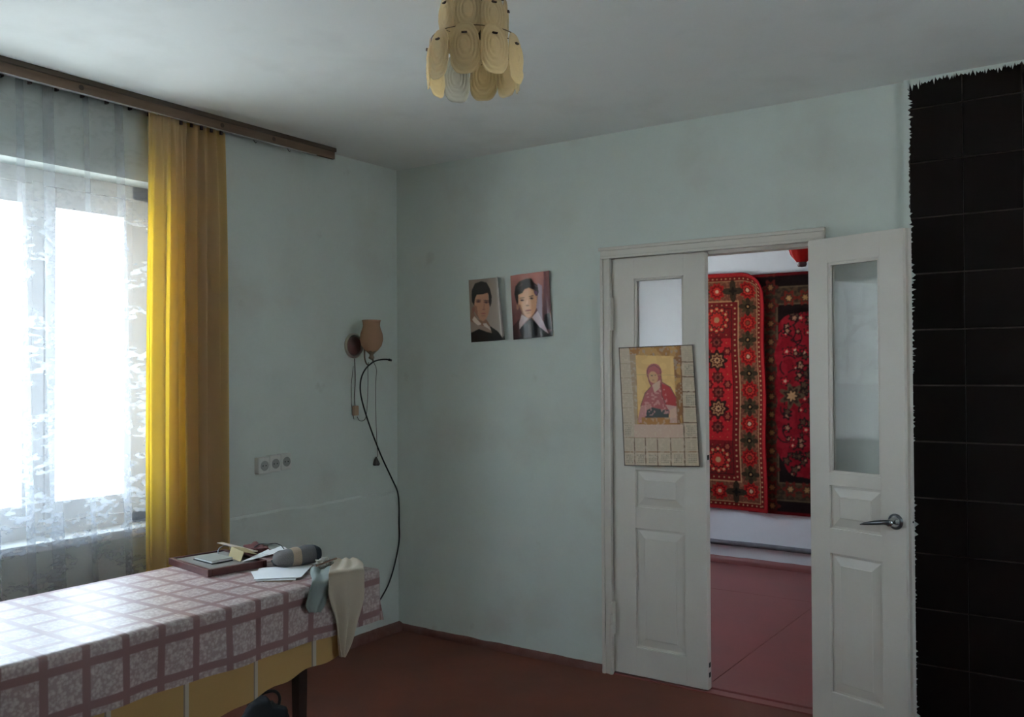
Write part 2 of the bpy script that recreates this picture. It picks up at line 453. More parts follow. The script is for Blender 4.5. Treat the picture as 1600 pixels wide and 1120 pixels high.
def leaf(name, label, org, rz, w, st_l, st_r, rebate):
    T = 0.04; top = 2.008; bot = 0.0
    root = thing(name, label, 'door', org, rz); del root['category']; root['kind'] = 'structure'
    xl, xr = st_l, w - st_r
    MB().box(0, xl, 0, T, bot, top, 0.003).build('stile', m_door, root)
    MB().box(xr, w, 0, T, bot, top, 0.003).build('stile', m_door, root)
    for (z0, z1) in ((0, 0.135), (0.705, 0.808), (0.985, 1.036), (1.905, top)):
        MB().box(xl - 0.003, xr + 0.003, 0.0006, T - 0.0006, z0, z1, 0.0025).build('rail', m_door, root)
    if rebate:
        MB().box(w - 0.002, w + 0.012, 0.018, T, bot, top, 0.002).build('rebate_strip', m_door, root)
    raised_panel(xl - 0.002, xr + 0.002, 0.806, 0.987, T).build('panel', m_door, root)
    raised_panel(xl - 0.002, xr + 0.002, 0.133, 0.707, T).build('panel', m_door, root)
    b = MB(); e = 0.010
    for (y0, y1) in ((0.006, 0.017), (0.024, 0.034)):
        b.box(xl, xl + e, y0, y1, 1.036, 1.905).box(xr - e, xr, y0, y1, 1.036, 1.905).box(xl, xr, y0, y1, 1.036, 1.036 + e).box(xl, xr, y0, y1, 1.905 - e, 1.905)
    b.build('glazing_bead', m_door, root)
    MB().box(xl + 0.001, xr - 0.001, 0.019, 0.0225, 1.037, 1.904).build('glass_pane', m_dglass, root)['label'] = 'clear door glass'
    return root


d1 = leaf('door_1', 'closed white left door leaf with the icon calendar on it', (1.398, 0.004, 0.012), 0, 0.484, 0.122, 0.108, False)
for zc in (1.74, 0.262):
    b = MB(); xk = 0.004
    for k in range(3):
        b.tube([(xk, -0.030, zc - 0.08 + k * 0.054), (xk, -0.030, zc - 0.08 + k * 0.054 + 0.051)], 0.0085, 10)
    h = b.box(-0.002, 0.010, -0.030, 0.002, zc - 0.08, zc + 0.08).build('hinge', m_door, d1)
for zc in (0.10, 0.055, 1.05):
    MB().box(0.4835, 0.485, 0.01, 0.03, zc, zc + 0.022).build('bolt_slot', m_dark, d1)

TH_R = math.radians(18.5)
d2 = leaf('door_2', 'wide open white door leaf with chrome lever handle', (2.372, -0.064, 0.012), -TH_R, 0.424, 0.092, 0.102, True)
for zc in (1.74, 0.262):
    MB().tube([(-0.004, 0.044, zc - 0.08), (-0.004, 0.044, zc + 0.08)], 0.0085, 10).build('hinge', m_door, d2)
# lever handle
hx, hz = 0.382, 0.872
My = Matrix.Rotation(PI / 2, 3, 'X')     # z -> -y
hd = MB().lathe([(0.0, 0.001), (0.031, 0.001), (0.031, 0.004), (0.027, 0.008), (0.020, 0.010), (0.0, 0.011)], (hx, 0, hz), 28, My).build('door_handle', m_steel, d2, smooth=True)
hd['label'] = 'chrome lever handle on round rose'
MB().lathe([(0.022, 0.006), (0.021, 0.014), (0.016, 0.022), (0.013, 0.040), (0.0135, 0.052), (0.0, 0.054)], (hx, 0, hz), 24, My).build('neck', m_chrome, hd, smooth=True)
MB().tube([(hx + .004, -0.046, hz + .001), (hx - 0.02, -0.05, hz), (hx - 0.06, -0.054, hz - 0.007), (hx - 0.10, -0.052, hz - 0.015), (hx - 0.122, -0.048, hz - 0.021)], [0.0115, 0.0105, 0.0085, 0.006, 0.003], 10).build('lever', m_steel, hd, smooth=True)
MB().lathe([(0.0, 0.0), (0.0045, 0.0), (0.0045, 0.001), (0, 0.0015)], (0.4365, 0.028, hz + 0.002), 10, Matrix.Rotation(PI / 2, 3, 'Y')).build('screw', m_dark, d2)

# ------------------------------------------------------------------ tiled stove
SX0, SX1 = 2.762, 3.80
st = thing('tiled_stove', 'dark brown glazed tile stove front beside the open white door', 'stove', (SX0, 0, 0))
MB().box(0.0, SX1 - SX0, -0.010, 0.001, 0, H - 0.001).build('stove_body', m_grout, st)
zj = [0.0, 0.080, 0.300, 0.522, 0.741, 0.962, 1.186, 1.410, 1.631, 1.855, 2.079, 2.301, 2.520, 2.628]
xj = [0.006, 0.199, 0.404, 0.609, 0.814, 1.019]
for r in range(len(zj) - 1):
    for c in range(len(xj) - 1):
        g = 0.0022
        gx = 0.0004 if r < len(zj) - 2 else 0.0022
        jy = -0.0175 - 0.0025 * random.random()
        o = MB().box(xj[c] + gx, xj[c + 1] - gx, jy, -0.009, zj[r] + g, zj[r + 1] - g, 0.003).build('tile', m_tile, st, origin=((xj[c] + xj[c + 1]) / 2, -0.012, (zj[r] + zj[r + 1]) / 2))
        o.rotation_euler = (random.uniform(-.006, .006), 0, random.uniform(-.006, .006))
# the wall paint laps over the tile edge in brush strokes
def brush_edge(name, pts, m, parent):
    """pts: list of (x,z) outer line and inner jag depth direction"""
    b = MB(); y0 = -0.0225
    A, D, L, nst, dep = pts
    A = np.array(A); D = np.array(D, float); Nn = np.array(L, float)
    vo = []; vi = []
    ts = [0.0]
    while ts[-1] < 1: ts.append(ts[-1] + random.uniform(0.25, 1.3) / (nst * 2.2))
    ts[-1] = 1.0
    ln = float(np.linalg.norm(D))
    for k, tt in enumerate(ts):
        q = A + D * tt
        slow = 0.55 + 0.5 * mnoise.noise((tt * ln * 5, 1.7, 0))
        j = dep * slow * (random.uniform(0.7, 1.5) if k % 2 else random.uniform(0.1, 0.7))
        vo.append(q); vi.append(q + Nn * j)
    vs_ = []; n2 = len(vo)
    for q in vo: vs_.append((q[0] - Nn[0] * 0.012, y0, q[1] - Nn[1] * 0.012))
    for q in vi: vs_.append((q[0], y0, q[1]))
    for q in vo: vs_.append((q[0] - Nn[0] * 0.012, 0.001, q[1] - Nn[1] * 0.012))
    fs_ = []
    for k in range(n2 - 1):
        fs_.append((k, k + 1, n2 + k + 1, n2 + k)); fs_.append((k, 2 * n2 + k, 2 * n2 + k + 1, k + 1))
    return b.add(vs_, fs_).build(name, m, parent)


brush_edge('paint_edge', ((SX0 - 0.001, 0.0), (0, H), (1, 0), 110, 0.027), m_wall, wall_back)
brush_edge('paint_edge', ((SX0, H - 0.002), (SX1 - SX0, 0), (0, -1), 60, 0.040), m_wall, wall_back)

# ------------------------------------------------------------------ curtain cornice
XC = 0.088
cr = thing('curtain_cornice', 'brown wooden curtain cornice board fixed along the ceiling', 'cornice', (0, 0, 0))
MB().box(XC - 0.018, XC, -4.05, -0.575, 2.583, H + 0.0005, 0.002).build('board', m_wood, cr)
MB().box(XC - 0.002, XC + 0.010, -4.05, -0.572, 2.620, H + 0.0005, 0.003).build('moulding', m_wood_dark, cr)
MB().box(0.0, XC - 0.016, -4.05, -0.585, 2.622, H + 0.0005).build('top_board', m_wood_dark, cr)
MB().box(XC - 0.017, XC - 0.002, -4.05, -0.70, 2.5805, 2.5835).build('edge_strip', m_rail, cr)
rail = MB().box(0.048, 0.056, -4.0, -0.75, 2.600, 2.623).build('rail', m_hook, cr)
for yk in (-1.95, -1.28, -0.98, -2.3):
    MB().lathe([(0.0, 0.0), (0.011, 0.0), (0.009, 0.0012), (0, 0.0015)], (XC, yk, 2.604), 14, Matrix.Rotation(PI / 2, 3, 'Y')).build('knot', m_knot, cr)
for yk in (-1.07, -0.86):
    MB().tube(spline([(0.052, yk, 2.602), (0.056, yk - 0.006, 2.585), (0.058, yk + 0.004, 2.572), (0.054, yk + 0.012, 2.578)], 10), 0.0016, 6).build('hook', m_hook, cr)

# ------------------------------------------------------------------ lace curtain
def lace_material():
    m = bpy.data.materials.new('lace_net'); m.use_nodes = True
    N = m.node_tree.nodes; L = m.node_tree.links; N.remove(N['Principled BSDF']); out = N['Material Output']
    uv = nd(m, 'ShaderNodeUVMap'); uv.uv_map = 'UVMap'
    nz = nd(m, 'ShaderNodeTexNoise'); nz.inputs['Scale'].default_value = 9; nz.inputs['Detail'].default_value = 3
    L.new(uv.outputs[0], nz.inputs['Vector'])
    mixv = nd(m, 'ShaderNodeMixRGB'); mixv.inputs[0].default_value = 0.12
    L.new(uv.outputs[0], mixv.inputs[1]); L.new(nz.outputs['Color'], mixv.inputs[2])
    vo = nd(m, 'ShaderNodeTexVoronoi'); vo.inputs['Scale'].default_value = 13; vo.inputs['Randomness'].default_value = 0.8
    L.new(mixv.outputs[0], vo.inputs['Vector'])
    r1 = nd(m, 'ShaderNodeMapRange'); r1.inputs[1].default_value = 0.44; r1.inputs[2].default_value = 0.56; r1.inputs[3].default_value = 1; r1.inputs[4].default_value = 0
    L.new(vo.outputs['Distance'], r1.inputs[0])
    n2 = nd(m, 'ShaderNodeTexNoise'); n2.inputs['Scale'].default_value = 48; n2.inputs['Detail'].default_value = 4
    L.new(uv.outputs[0], n2.inputs['Vector'])
    r2 = nd(m, 'ShaderNodeMapRange'); r2.inputs[1].default_value = 0.46; r2.inputs[2].default_value = 0.56
    L.new(n2.outputs[0], r2.inputs[0])
    mu = nd(m, 'ShaderNodeMath'); mu.operation = 'MULTIPLY'; L.new(r1.outputs[0], mu.inputs[0]); L.new(r2.outputs[0], mu.inputs[1])
    # plain net at the top, flowers towards the hem
    sp = nd(m, 'ShaderNodeSeparateXYZ'); L.new(uv.outputs[0], sp.inputs[0])
    r3 = nd(m, 'ShaderNodeMapRange'); r3.inputs[1].default_value = 0.35; r3.inputs[2].default_value = 0.8; r3.inputs[3].default_value = 0.15; r3.inputs[4].default_value = 1.0
    L.new(sp.outputs['Y'], r3.inputs[0])
    mu2 = nd(m, 'ShaderNodeMath'); mu2.operation = 'MULTIPLY'; L.new(mu.outputs[0], mu2.inputs[0]); L.new(r3.outputs[0], mu2.inputs[1])
    fa = nd(m, 'ShaderNodeMath'); fa.operation = 'MULTIPLY_ADD'; fa.inputs[1].default_value = 0.42; fa.inputs[2].default_value = 0.20
    L.new(mu2.outputs[0], fa.inputs[0])
    tr = nd(m, 'ShaderNodeBsdfTransparent')
    df = nd(m, 'ShaderNodeBsdfDiffuse'); df.inputs[0].default_value = (0.60, 0.62, 0.66, 1)
    tl = nd(m, 'ShaderNodeBsdfTranslucent'); tl.inputs[0].default_value = (0.60, 0.62, 0.66, 1)
    a = nd(m, 'ShaderNodeMixShader'); a.inputs[0].default_value = 0.5; L.new(df.outputs[0], a.inputs[1]); L.new(tl.outputs[0], a.inputs[2])
    c = nd(m, 'ShaderNodeMixShader'); L.new(fa.outputs[0], c.inputs[0]); L.new(tr.outputs[0], c.inputs[1]); L.new(a.outputs[0], c.inputs[2])
    L.new(c.outputs[0], out.inputs[0])
    return m


m_lace = lace_material()
nu, nv = 520, 60
s = np.linspace(0, 1, nu)[None, :]; t = np.linspace(0, 1, nv)[:, None]
ylen = 1.75
ph = s * 2 * PI * 13 + 1.0 * np.sin(s * 23) + 0.25 * np.sin(t * 5 + s * 9)
amp = (0.62 + 0.38 * np.sin(s * 31 + 1) ** 2)
yy = -1.665 + 0.07 * t - s * ylen * (1 + 0.01 * t) + 0.050 * amp * np.sin(ph + 1.6)
xx = 0.0195 + 0.009 * np.cos(ph) * (0.6 + 0.4 * t) + 0.002 * np.sin(s * 60) * t
zz = 2.598 - t * (2.598 - 0.40) + 0 * s
P = np.stack([xx, yy, zz + 0 * xx], -1)
UV = np.stack([s * 2.9 + 0 * t, 0 * s + t * 2.2], -1)
lace = thing('lace_curtain', 'sheer white floral lace curtain hanging over the window', 'curtain', (0.04, -2.5, 0.40))
lc = MB().grid(P - np.array([0.04, -2.5, 0.40]), UV).build('lace_panel', m_lace, lace, smooth=True)
for k in range(17):
    yk = -1.70 - k * 0.105
    MB().box(-0.026, -0.006, yk - 0.004 + 2.5, yk + 0.004 + 2.5, 2.585 - 0.40, 2.606 - 0.40).build('curtain_hook', m_hook, lace)

# ------------------------------------------------------------------ yellow curtain
m_yel = mat_cloth('ochre_cloth', (0.51, 0.37, 0.225), 0.32, transcol=(0.92, 0.62, 0.04), bump=0.3, scale=420)
nu, nv = 300, 90
s = np.linspace(0, 1, nu)[None, :]; t = np.linspace(0, 1, nv)[:, None]
# broad soft fold on the window side, tighter deep folds towards the wall side, pinched pleats on top
def fold_profile(q, seed):
    c = [0.02, 0.20, 0.33, 0.47, 0.60, 0.73, 0.86, 0.97]      # crest positions along the width
    wd = [0.09, 0.075, 0.048, 0.05, 0.046, 0.05, 0.046, 0.04]
    hg = [0.6, 0.9, 1.0, 0.85, 1.0, 0.8, 1.0, 0.7]
    r = np.zeros(np.broadcast(q, t).shape)
    for k in range(len(c)):
        cc = c[k] + 0.012 * np.sin(2.2 * t + k * 1.9 + seed)
        r = np.maximum(r, hg[k] * np.exp(-np.abs((q - cc) / wd[k]) ** 2.4))
    return r
wt = np.clip(1 - t / 0.30, 0, 1) ** 2
ph_top = 2 * PI * 8.0 * s
ytop = -1.645 + 0.415 * s; ybot = -1.660 + 0.45 * s
yy = ytop * (1 - t) + ybot * t - 0.012 * np.sin(PI * t) * (1 - s)
fp = fold_profile(s, 0.3)
yy = yy + 0.010 * np.sin(2 * PI * 7.3 * s + 0.8) * (1 - wt)
xx = 0.036 - 0.031 * np.clip((s - 0.36) / 0.1, 0, 1) + 0.072 * fp * (0.85 + 0.15 * t) * (1 - 0.55 * wt) + 0.010 * wt * (1 + np.cos(ph_top)) + 0.003 * np.sin(s * 90 + 4 * t)
xx = np.clip(xx, 0.003, 0.125)
zz = 2.590 - t * (2.590 - 0.36) - 0.008 * np.cos(ph_top) * wt
P = np.stack([xx, yy, zz], -1)
yc = thing('yellow_curtain', 'ochre yellow cloth curtain gathered beside the window', 'curtain', (0.05, -1.44, 0.36))
MB().grid(P - np.array([0.05, -1.44, 0.36])).build('curtain_panel', m_yel, yc, smooth=True)
for k in range(8):
    yk = -1.63 + k * 0.053
    MB().box(-0.004, 0.006, yk - 0.006 + 1.44, yk + 0.006 + 1.44, 2.570 - 0.36, 2.606 - 0.36, 0.002).build('curtain_hook', m_hook, yc)

# ------------------------------------------------------------------ chandelier
def petal_mesh(w, h, R, name):
    """rounded plate bent round a cylinder of radius R, with shell-like ridges; hangs from its top (z=0) down"""
    nr_, na = 15, 36
    vs_ = []; fs_ = []
    cz = -h * 0.5
    for i in range(nr_ + 1):
        q = i / nr_
        for k in range(na):
            a = 2 * PI * k / na
            ca, sa = math.cos(a), math.sin(a)
            ex = 0.62
            ox = math.copysign(abs(ca) ** ex, ca) * w / 2; oz = math.copysign(abs(sa) ** (ex if sa < 0 else 0.75), sa) * h / 2
            if sa > 0: ox *= 1 - 0.16 * sa
            x = ox * q; z = cz + 0.10 * h * (1 - q) * (1 if sa < 0 else 1) + oz * q
            d = math.hypot(x / (w / 2), (z - cz - 0.05 * h) / (h / 2))
            ridge = 0.0028 * math.sin(d * 4.5 * 2 * PI) * (1 if z < cz + 0.28 * h else 0.25) if d > 0.28 else 0
            rim = 0.003 * max(0, (q - 0.85) / 0.15)
            rad = R + ridge + rim - 0.010 * ((z - cz) / (h / 2)) ** 2
            th = x / R
            vs_.append((rad * math.sin(th), -rad * math.cos(th) + R, z))
    for i in range(nr_):
        for k in range(na):
            k2 = (k + 1) % na
            if i == 0:
                continue
            fs_.append((i * na + k, i * na + k2, (i + 1) * na + k2, (i + 1) * na + k))
    fs_.append(tuple(na + k for k in range(na - 1, -1, -1)))
    b = MB().add(vs_, fs_); b.v = b.v
    return b


def plastic(name, col, trs, tr2):
    m = bpy.data.materials.new(name); m.use_nodes = True
    N = m.node_tree.nodes; L = m.node_tree.links; b = N['Principled BSDF']; out = N['Material Output']
    b.inputs['Base Color'].default_value = (*col, 1); b.inputs['Roughness'].default_value = 0.16; b.inputs['Specular IOR Level'].default_value = 0.6
    t_ = nd(m, 'ShaderNodeBsdfTranslucent'); t_.inputs[0].default_value = (*col, 1)
    x = nd(m, 'ShaderNodeBsdfTransparent'); x.inputs[0].default_value = (*tr2, 1)
    a = nd(m, 'ShaderNodeMixShader'); a.inputs[0].default_value = 0.50; L.new(b.outputs[0], a.inputs[1]); L.new(t_.outputs[0], a.inputs[2])
    c = nd(m, 'ShaderNodeMixShader'); c.inputs[0].default_value = trs; L.new(a.outputs[0], c.inputs[1]); L.new(x.outputs[0], c.inputs[2])
    L.new(c.outputs[0], out.inputs[0])
    return m


m_pet = plastic('amber_plastic', (0.90, 0.77, 0.52), 0.22, (0.95, 0.87, 0.68))
m_pet2 = plastic('clear_plastic', (0.74, 0.72, 0.64), 0.30, (0.9, 0.9, 0.87))
CX, CY = 1.855, -1.718
ch = thing('ceiling_chandelier', 'chandelier of overlapping amber plastic petals hanging from the ceiling', 'chandelier', (CX, CY, 2.30))
az0 = math.atan2(CAM[1] - CY, CAM[0] - CX)      # the petal angles are counted from the side that faces the room
tiers = [(8, 0.105, 0.302, 0.090, 0.150, -12, 0.03), (10, 0.142, 0.184, 0.090, 0.150, -12, -0.02)]
z0c = 0.0
for ti, (cnt, R, zt, w, h, a0, tilt) in enumerate(tiers):
    master = None; pm = petal_mesh(w, h, R, 'petal')
    cl = MB().box(-0.008, 0.008, -0.005, 0.004, -0.034, -0.0305).tube([(0, 0.004, -0.032), (0, 0.009, -0.02), (0, 0.012, -0.004)], 0.0014, 6)
    for k in range(cnt):
        a = az0 + math.radians(a0 + k * 360.0 / cnt) + PI / 2
        if master is None:
            o = pm.build('petal', m_pet, ch, smooth=True, solid=0.0022); master = o
            c = cl.build('clip', m_hook, o); cmaster = c
        else:
            o = copy_part(master, ch); c = copy_part(cmaster, o)
        o.location = (R * math.cos(a - PI / 2), R * math.sin(a - PI / 2), zt + random.uniform(-.006, .006))
        o.rotation_euler = (tilt + random.uniform(-.05, .05), 0, a)
        if ti == 1 and k == 6:
            me2 = master.data.copy(); me2.materials.clear(); me2.materials.append(m_pet2); o.data = me2; o['label'] = 'clear colourless petal'
    pts = [(R * 0.93 * math.cos(q), R * 0.93 * math.sin(q), zt - 0.004) for q in np.linspace(0, 2 * PI, 41)]
    rg = MB().tube(pts, 0.0016, 6)
    for q in range(3):
        aa = q * 2 * PI / 3 + 0.4
        rg.tube([(0.006 * math.cos(aa), 0.006 * math.sin(aa), zt + 0.001), (R * 0.93 * math.cos(aa), R * 0.93 * math.sin(aa), zt - 0.004)], 0.0014, 6)
    rg.build('ring', m_gold, ch)
MB().tube([(0, 0, 0.15), (0, 0, 0.34)], 0.005, 10).lathe([(0.008, 0.19), (0.019, 0.19), (0.019, 0.25), (0.008, 0.26)], (0, 0, 0), 16).build('stem', m_black, ch)
MB().lathe([(0.0, 0.268), (0.014, 0.272), (0.034, 0.300), (0.040, 0.325), (0.040, 0.3402)], (0, 0, 0), 24).build('ceiling_cup', m_black, ch, smooth=True)

# ------------------------------------------------------------------ wall sconce
m_brown_gl = mat('sconce_brown_enamel', (0.075, 0.022, 0.017), 0.16, 0.6, coat=0.5)
m_cream_rim = mat('sconce_rim', (0.35, 0.30, 0.25), 0.3, 0.5)
m_shade = mat_cloth('beige_glass_shade', (0.46, 0.28, 0.18), 0.25, rough=0.25, bump=0.5, scale=120)
m_cord = mat('grey_cord', (0.10, 0.09, 0.08), 0.7)
m_tan = mat('tan_switch', (0.40, 0.27, 0.18), 0.5)
sp0 = px(552, 540, 0, 0.0)
sy, sz = float(sp0[1]), float(sp0[2])
sc = thing('wall_sconce', 'wall lamp with brown oval backplate and tulip glass shade', 'lamp', (0, sy, sz))
Mx = Matrix.Rotation(PI / 2, 3, 'Y') @ Matrix.Diagonal((1.0, 1.0, 1.0))
MB().lathe([(0.0, -0.001), (0.068, -0.001), (0.068, 0.008), (0.060, 0.014)], (0, 0, 0), 36, Mx).build('backplate', m_cream_rim, sc, smooth=True)
MB().lathe([(0.060, 0.010), (0.058, 0.022), (0.046, 0.036), (0.026, 0.045), (0.0, 0.047)], (0, 0, 0), 36, Mx).build('dome', m_brown_gl, sc, smooth=True)
XS = 0.135
MB().tube(spline([(0.035, 0.02, 0.0), (0.055, 0.024, 0.004), (0.062, 0.022, -0.03), (0.070, 0.016, -0.07), (0.090, 0.008, -0.098), (0.118, 0.0, -0.106), (XS + 0.012, 0, -0.085), (XS, 0, -0.06)], 40), 0.0042, 8).build('arm', m_gold, sc, smooth=True)
MB().lathe([(0.004, -0.078), (0.016, -0.070), (0.012, -0.060), (0.009, -0.052), (0.020, -0.040), (0.030, -0.030), (0.028, -0.026)], (XS, 0, 0), 20, ripple=0.08, nr=6).build('cup', m_gold, sc, smooth=True)
MB().lathe([(0.020, -0.036), (0.034, -0.026), (0.052, -0.002), (0.060, 0.030), (0.057, 0.060), (0.047, 0.088), (0.043, 0.104), (0.045, 0.124), (0.049, 0.134)], (XS, 0, 0), 40, ripple=0.012, nr=20).build('lamp_shade', m_shade, sc, smooth=True, solid=0.004)
MB().lathe([(0.0, 0.0), (0.012, 0.0), (0.013, 0.05), (0.0, 0.052)], (XS, 0, -0.03), 14).build('bulb_holder', m_black, sc)


def wp(x, y, off=0.012):
    q = px(x, y, 0, off); return (off, float(q[1]) - sy, float(q[2]) - sz)


pc = MB().tube(spline([wp(554, 560), wp(555, 590), wp(554, 620), wp(555, 638)], 20), 0.0026, 6).build('pull_cord', m_cord, sc)
MB().box(wp(555, 640)[0] - .008, wp(555, 640)[0] + .012, wp(555, 640)[1] - .018, wp(555, 640)[1] + .018, wp(555, 640)[2] - .032, wp(555, 640)[2] + .022, .006).build('cord_switch', m_tan, pc)
MB().tube(spline([wp(558, 651), wp(562, 657), wp(568, 657), wp(572, 650), wp(574, 630), wp(575, 600), wp(575, 574), wp(576, 566, .05)], 40), 0.0018, 6).build('cord', m_cord, sc)
pc2 = MB().tube(spline([(XS, 0, -0.075), wp(588, 576, .10), wp(587, 600, .06), wp(587, 640, .03), wp(589, 690), wp(590, 714)], 50), 0.0018, 6).build('pull_cord', m_cord, sc)
q = wp(588, 722)
MB().lathe([(0.003, 0.03), (0.007, 0.02), (0.014, 0.004), (0.020, -0.010), (0.016, -0.018), (0, -0.018)], q, 12, ripple=0.2, nr=5).build('tassel', m_cord, pc2)
MB().tube([wp(552, 572, .004), wp(549, 600, .004), wp(549, 630, .004), wp(553, 655, .004)], 0.0014, 5).build('cord', m_cord, sc)

# loose black cable standing behind the table
cpts = [(612, 563), (604, 561.5), (594, 562), (584, 565), (573, 574), (566, 586), (563, 600), (564, 618), (571, 645), (583, 680), (597, 715), (611, 745), (621, 768), (626, 790), (627, 815), (624, 845), (617, 880), (608, 910), (598, 930), (590, 942), (578, 955)]
off = [.20, .185, .17, .155, .14, .12, .10, .085, .06, .045, .035, .03, .025, .022, .022, .022, .025, .03, .04, .05, .06]
cp = []
for (q, o_) in zip(cpts, off):
    r = px(q[0], q[1], 0, o_)
    r[1] = min(r[1], -0.012); cp.append(tuple(r))
ce = cp[-1]
cp += [(0.05, ce[1] - 0.03, ce[2] - 0.05)]
cbl = thing('black_cable', 'stiff black cable curving up the corner beside the wall lamp', 'cable', (0.1, -0.4, 0))
sh = np.array([0.1, -0.4, 0])
S_ = spline(cp, 160)
MB().tube(S_ - sh, 0.0042, 8).build('wire', m_black, cbl, smooth=True)
MB().tube([S_[0] - sh, S_[5] - sh], [0.006, 0.007], 8).build('plug_end', m_black, cbl, smooth=True)

# ------------------------------------------------------------------ triple socket
so = thing('wall_socket', 'white triple wall socket on the pale green wall', 'socket', (0.0, -0.925, 1.028))
ang = math.radians(3.6)
for k in range(3):
    yc_ = (k - 1) * 0.069; zc_ = yc_ * math.tan(ang)
    u = MB().box(-0.002, 0.034, yc_ - 0.0335, yc_ + 0.0335, zc_ - 0.040, zc_ + 0.040, 0.006).build('socket_unit', m_plastic, so)
    MB().lathe([(0.0235, 0.034), (0.024, 0.036), (0.022, 0.036), (0.020, 0.0345), (0.0, 0.0345)], (0, yc_, zc_), 24, Matrix.Rotation(PI / 2, 3, 'Y')).build('ring', mat('socket_grey', (0.33, 0.33, 0.31), 0.5) if k == 0 else bpy.data.materials['socket_grey'], u)
    for dy in (-0.0095, 0.0095):
        MB().lathe([(0.0035, 0.0347), (0.0, 0.0352)], (0, yc_ + dy, zc_), 10, Matrix.Rotation(PI / 2, 3, 'Y')).build('pin_hole', m_dark, u)


# ------------------------------------------------------------------ prints: painted sheets
def inpoly(X, Y, poly):
    r = np.zeros(X.shape, bool); n_ = len(poly); j = n_ - 1
    for i in range(n_):
        xi, yi = poly[i]; xj_, yj_ = poly[j]
        c = ((yi > Y) != (yj_ > Y)) & (X < (xj_ - xi) * (Y - yi) / (yj_ - yi + 1e-9) + xi)
        r ^= c; j = i
    return r


def ell(X, Y, cx, cy, rx, ry, rot=0.0):
    c, s_ = math.cos(rot), math.sin(rot)
    dx, dy = X - cx, Y - cy
    return ((dx * c + dy * s_) / rx) ** 2 + ((-dx * s_ + dy * c) / ry) ** 2 <= 1


def bil(U, V, tl, tr, bl, br):
    tl, tr, bl, br = map(np.array, (tl, tr, bl, br))
    a = (1 - U)[..., None] * (1 - V)[..., None] * tl + U[..., None] * (1 - V)[..., None] * tr + (1 - U)[..., None] * V[..., None] * bl + U[..., None] * V[..., None] * br
    return a


def put(C, mask, rgb, k=1.0):
    C[mask] = C[mask] * (1 - k) + np.array(lin(rgb)) * k


def vnoise(shape, cell, seed=0):
    g = np.random.default_rng(seed); ny, nx = shape
    gy, gx = int(ny / cell) + 3, int(nx / cell) + 3
    A = g.random((gy, gx))
    y = np.arange(ny) / cell; x = np.arange(nx) / cell
    yi = y.astype(int); xi = x.astype(int); fy = (y - yi)[:, None]; fx = (x - xi)[None, :]
    fy = fy * fy * (3 - 2 * fy); fx = fx * fx * (3 - 2 * fx)
    a = A[np.ix_(yi, xi)]; b_ = A[np.ix_(yi, xi + 1)]; c = A[np.ix_(yi + 1, xi)]; d = A[np.ix_(yi + 1, xi + 1)]
    return (a * (1 - fx) + b_ * fx) * (1 - fy) + (c * (1 - fx) + d * fx) * fy


m_photo = mat_attr('glossy_photo_print', 0.28, 0.5)
m_calpr = mat_attr('calendar_print', 0.45, 0.4)
B = 1.65   # print reflectance gain: the photo shows the prints in dim light


def soft(C, n_=1):
    for _ in range(n_):
        D = C.copy(); D[1:-1, 1:-1] = (C[1:-1, 1:-1] * 2 + C[:-2, 1:-1] + C[2:, 1:-1] + C[1:-1, :-2] + C[1:-1, 2:]) / 6; C = D
    return C


nu, nv = 110, 170
U, V = np.meshgrid(np.linspace(0, 1, nu), np.linspace(0, 1, nv))
# first portrait
Q = bil(U, V, (230, 275), (590, 240), (252, 945), (650, 920)); X, Y = Q[..., 0], Q[..., 1]
C = np.zeros((nv, nu, 3)); k = np.clip((X - 240) / 330, 0, 1)[..., None]
C[:] = np.array(lin((112, 96, 84))) * (1 - k) + np.array(lin((150, 138, 128))) * k
fx = X - (555 + (Y - 290) * 0.075)
put(C, fx > 0, (120, 110, 105)); put(C, np.abs(fx) < 7, (186, 180, 175)); put(C, np.abs(fx + 16) < 6, (160, 152, 145))  # highlight along the curl fold, painted into the print colours
put(C, inpoly(X, Y, [(262, 560), (290, 640), (330, 700), (430, 700), (470, 770), (360, 780), (240, 740), (240, 700)]), (120, 85, 66))
put(C, inpoly(X, Y, [(240, 715), (290, 740), (370, 765), (440, 775), (500, 830), (470, 850), (360, 805), (245, 830)]), (128, 108, 96))
face = [(300, 440), (330, 425), (445, 415), (455, 520), (462, 580), (450, 640), (425, 690), (390, 720), (350, 700), (310, 650), (285, 600), (288, 530)]
put(C, inpoly(X, Y, face), (158, 114, 90))
put(C, inpoly(X, Y, [(290, 540), (320, 560), (330, 650), (350, 700), (310, 650), (285, 600)]), (128, 86, 68))
put(C, ell(X, Y, 281, 590, 12, 34), (118, 74, 62))
hair = [(260, 440), (265, 380), (300, 310), (370, 285), (430, 300), (465, 360), (487, 450), (485, 520), (468, 570), (455, 520), (450, 430), (440, 412), (380, 428), (320, 432), (300, 470), (290, 548), (265, 510)]
put(C, inpoly(X, Y, hair), (24, 16, 17))
for (cx, cy) in ((336, 506), (424, 512)):
    put(C, ell(X, Y, cx, cy, 30, 14), (112, 72, 60)); put(C, ell(X, Y, cx, cy + 2, 15, 8), (52, 32, 30)); put(C, ell(X, Y, cx, cy - 18, 32, 5, 0.05), (60, 38, 32))
put(C, ell(X, Y, 400, 560, 9, 34, 0.1), (140, 98, 78)); put(C, ell(X, Y, 396, 592, 20, 6), (122, 80, 66)); put(C, ell(X, Y, 394, 634, 30, 8), (138, 78, 70)); put(C, ell(X, Y, 392, 660, 26, 6), (135, 95, 76))
put(C, inpoly(X, Y, [(266, 700), (290, 662), (340, 718), (372, 752), (330, 762), (285, 728)]), (182, 166, 154))
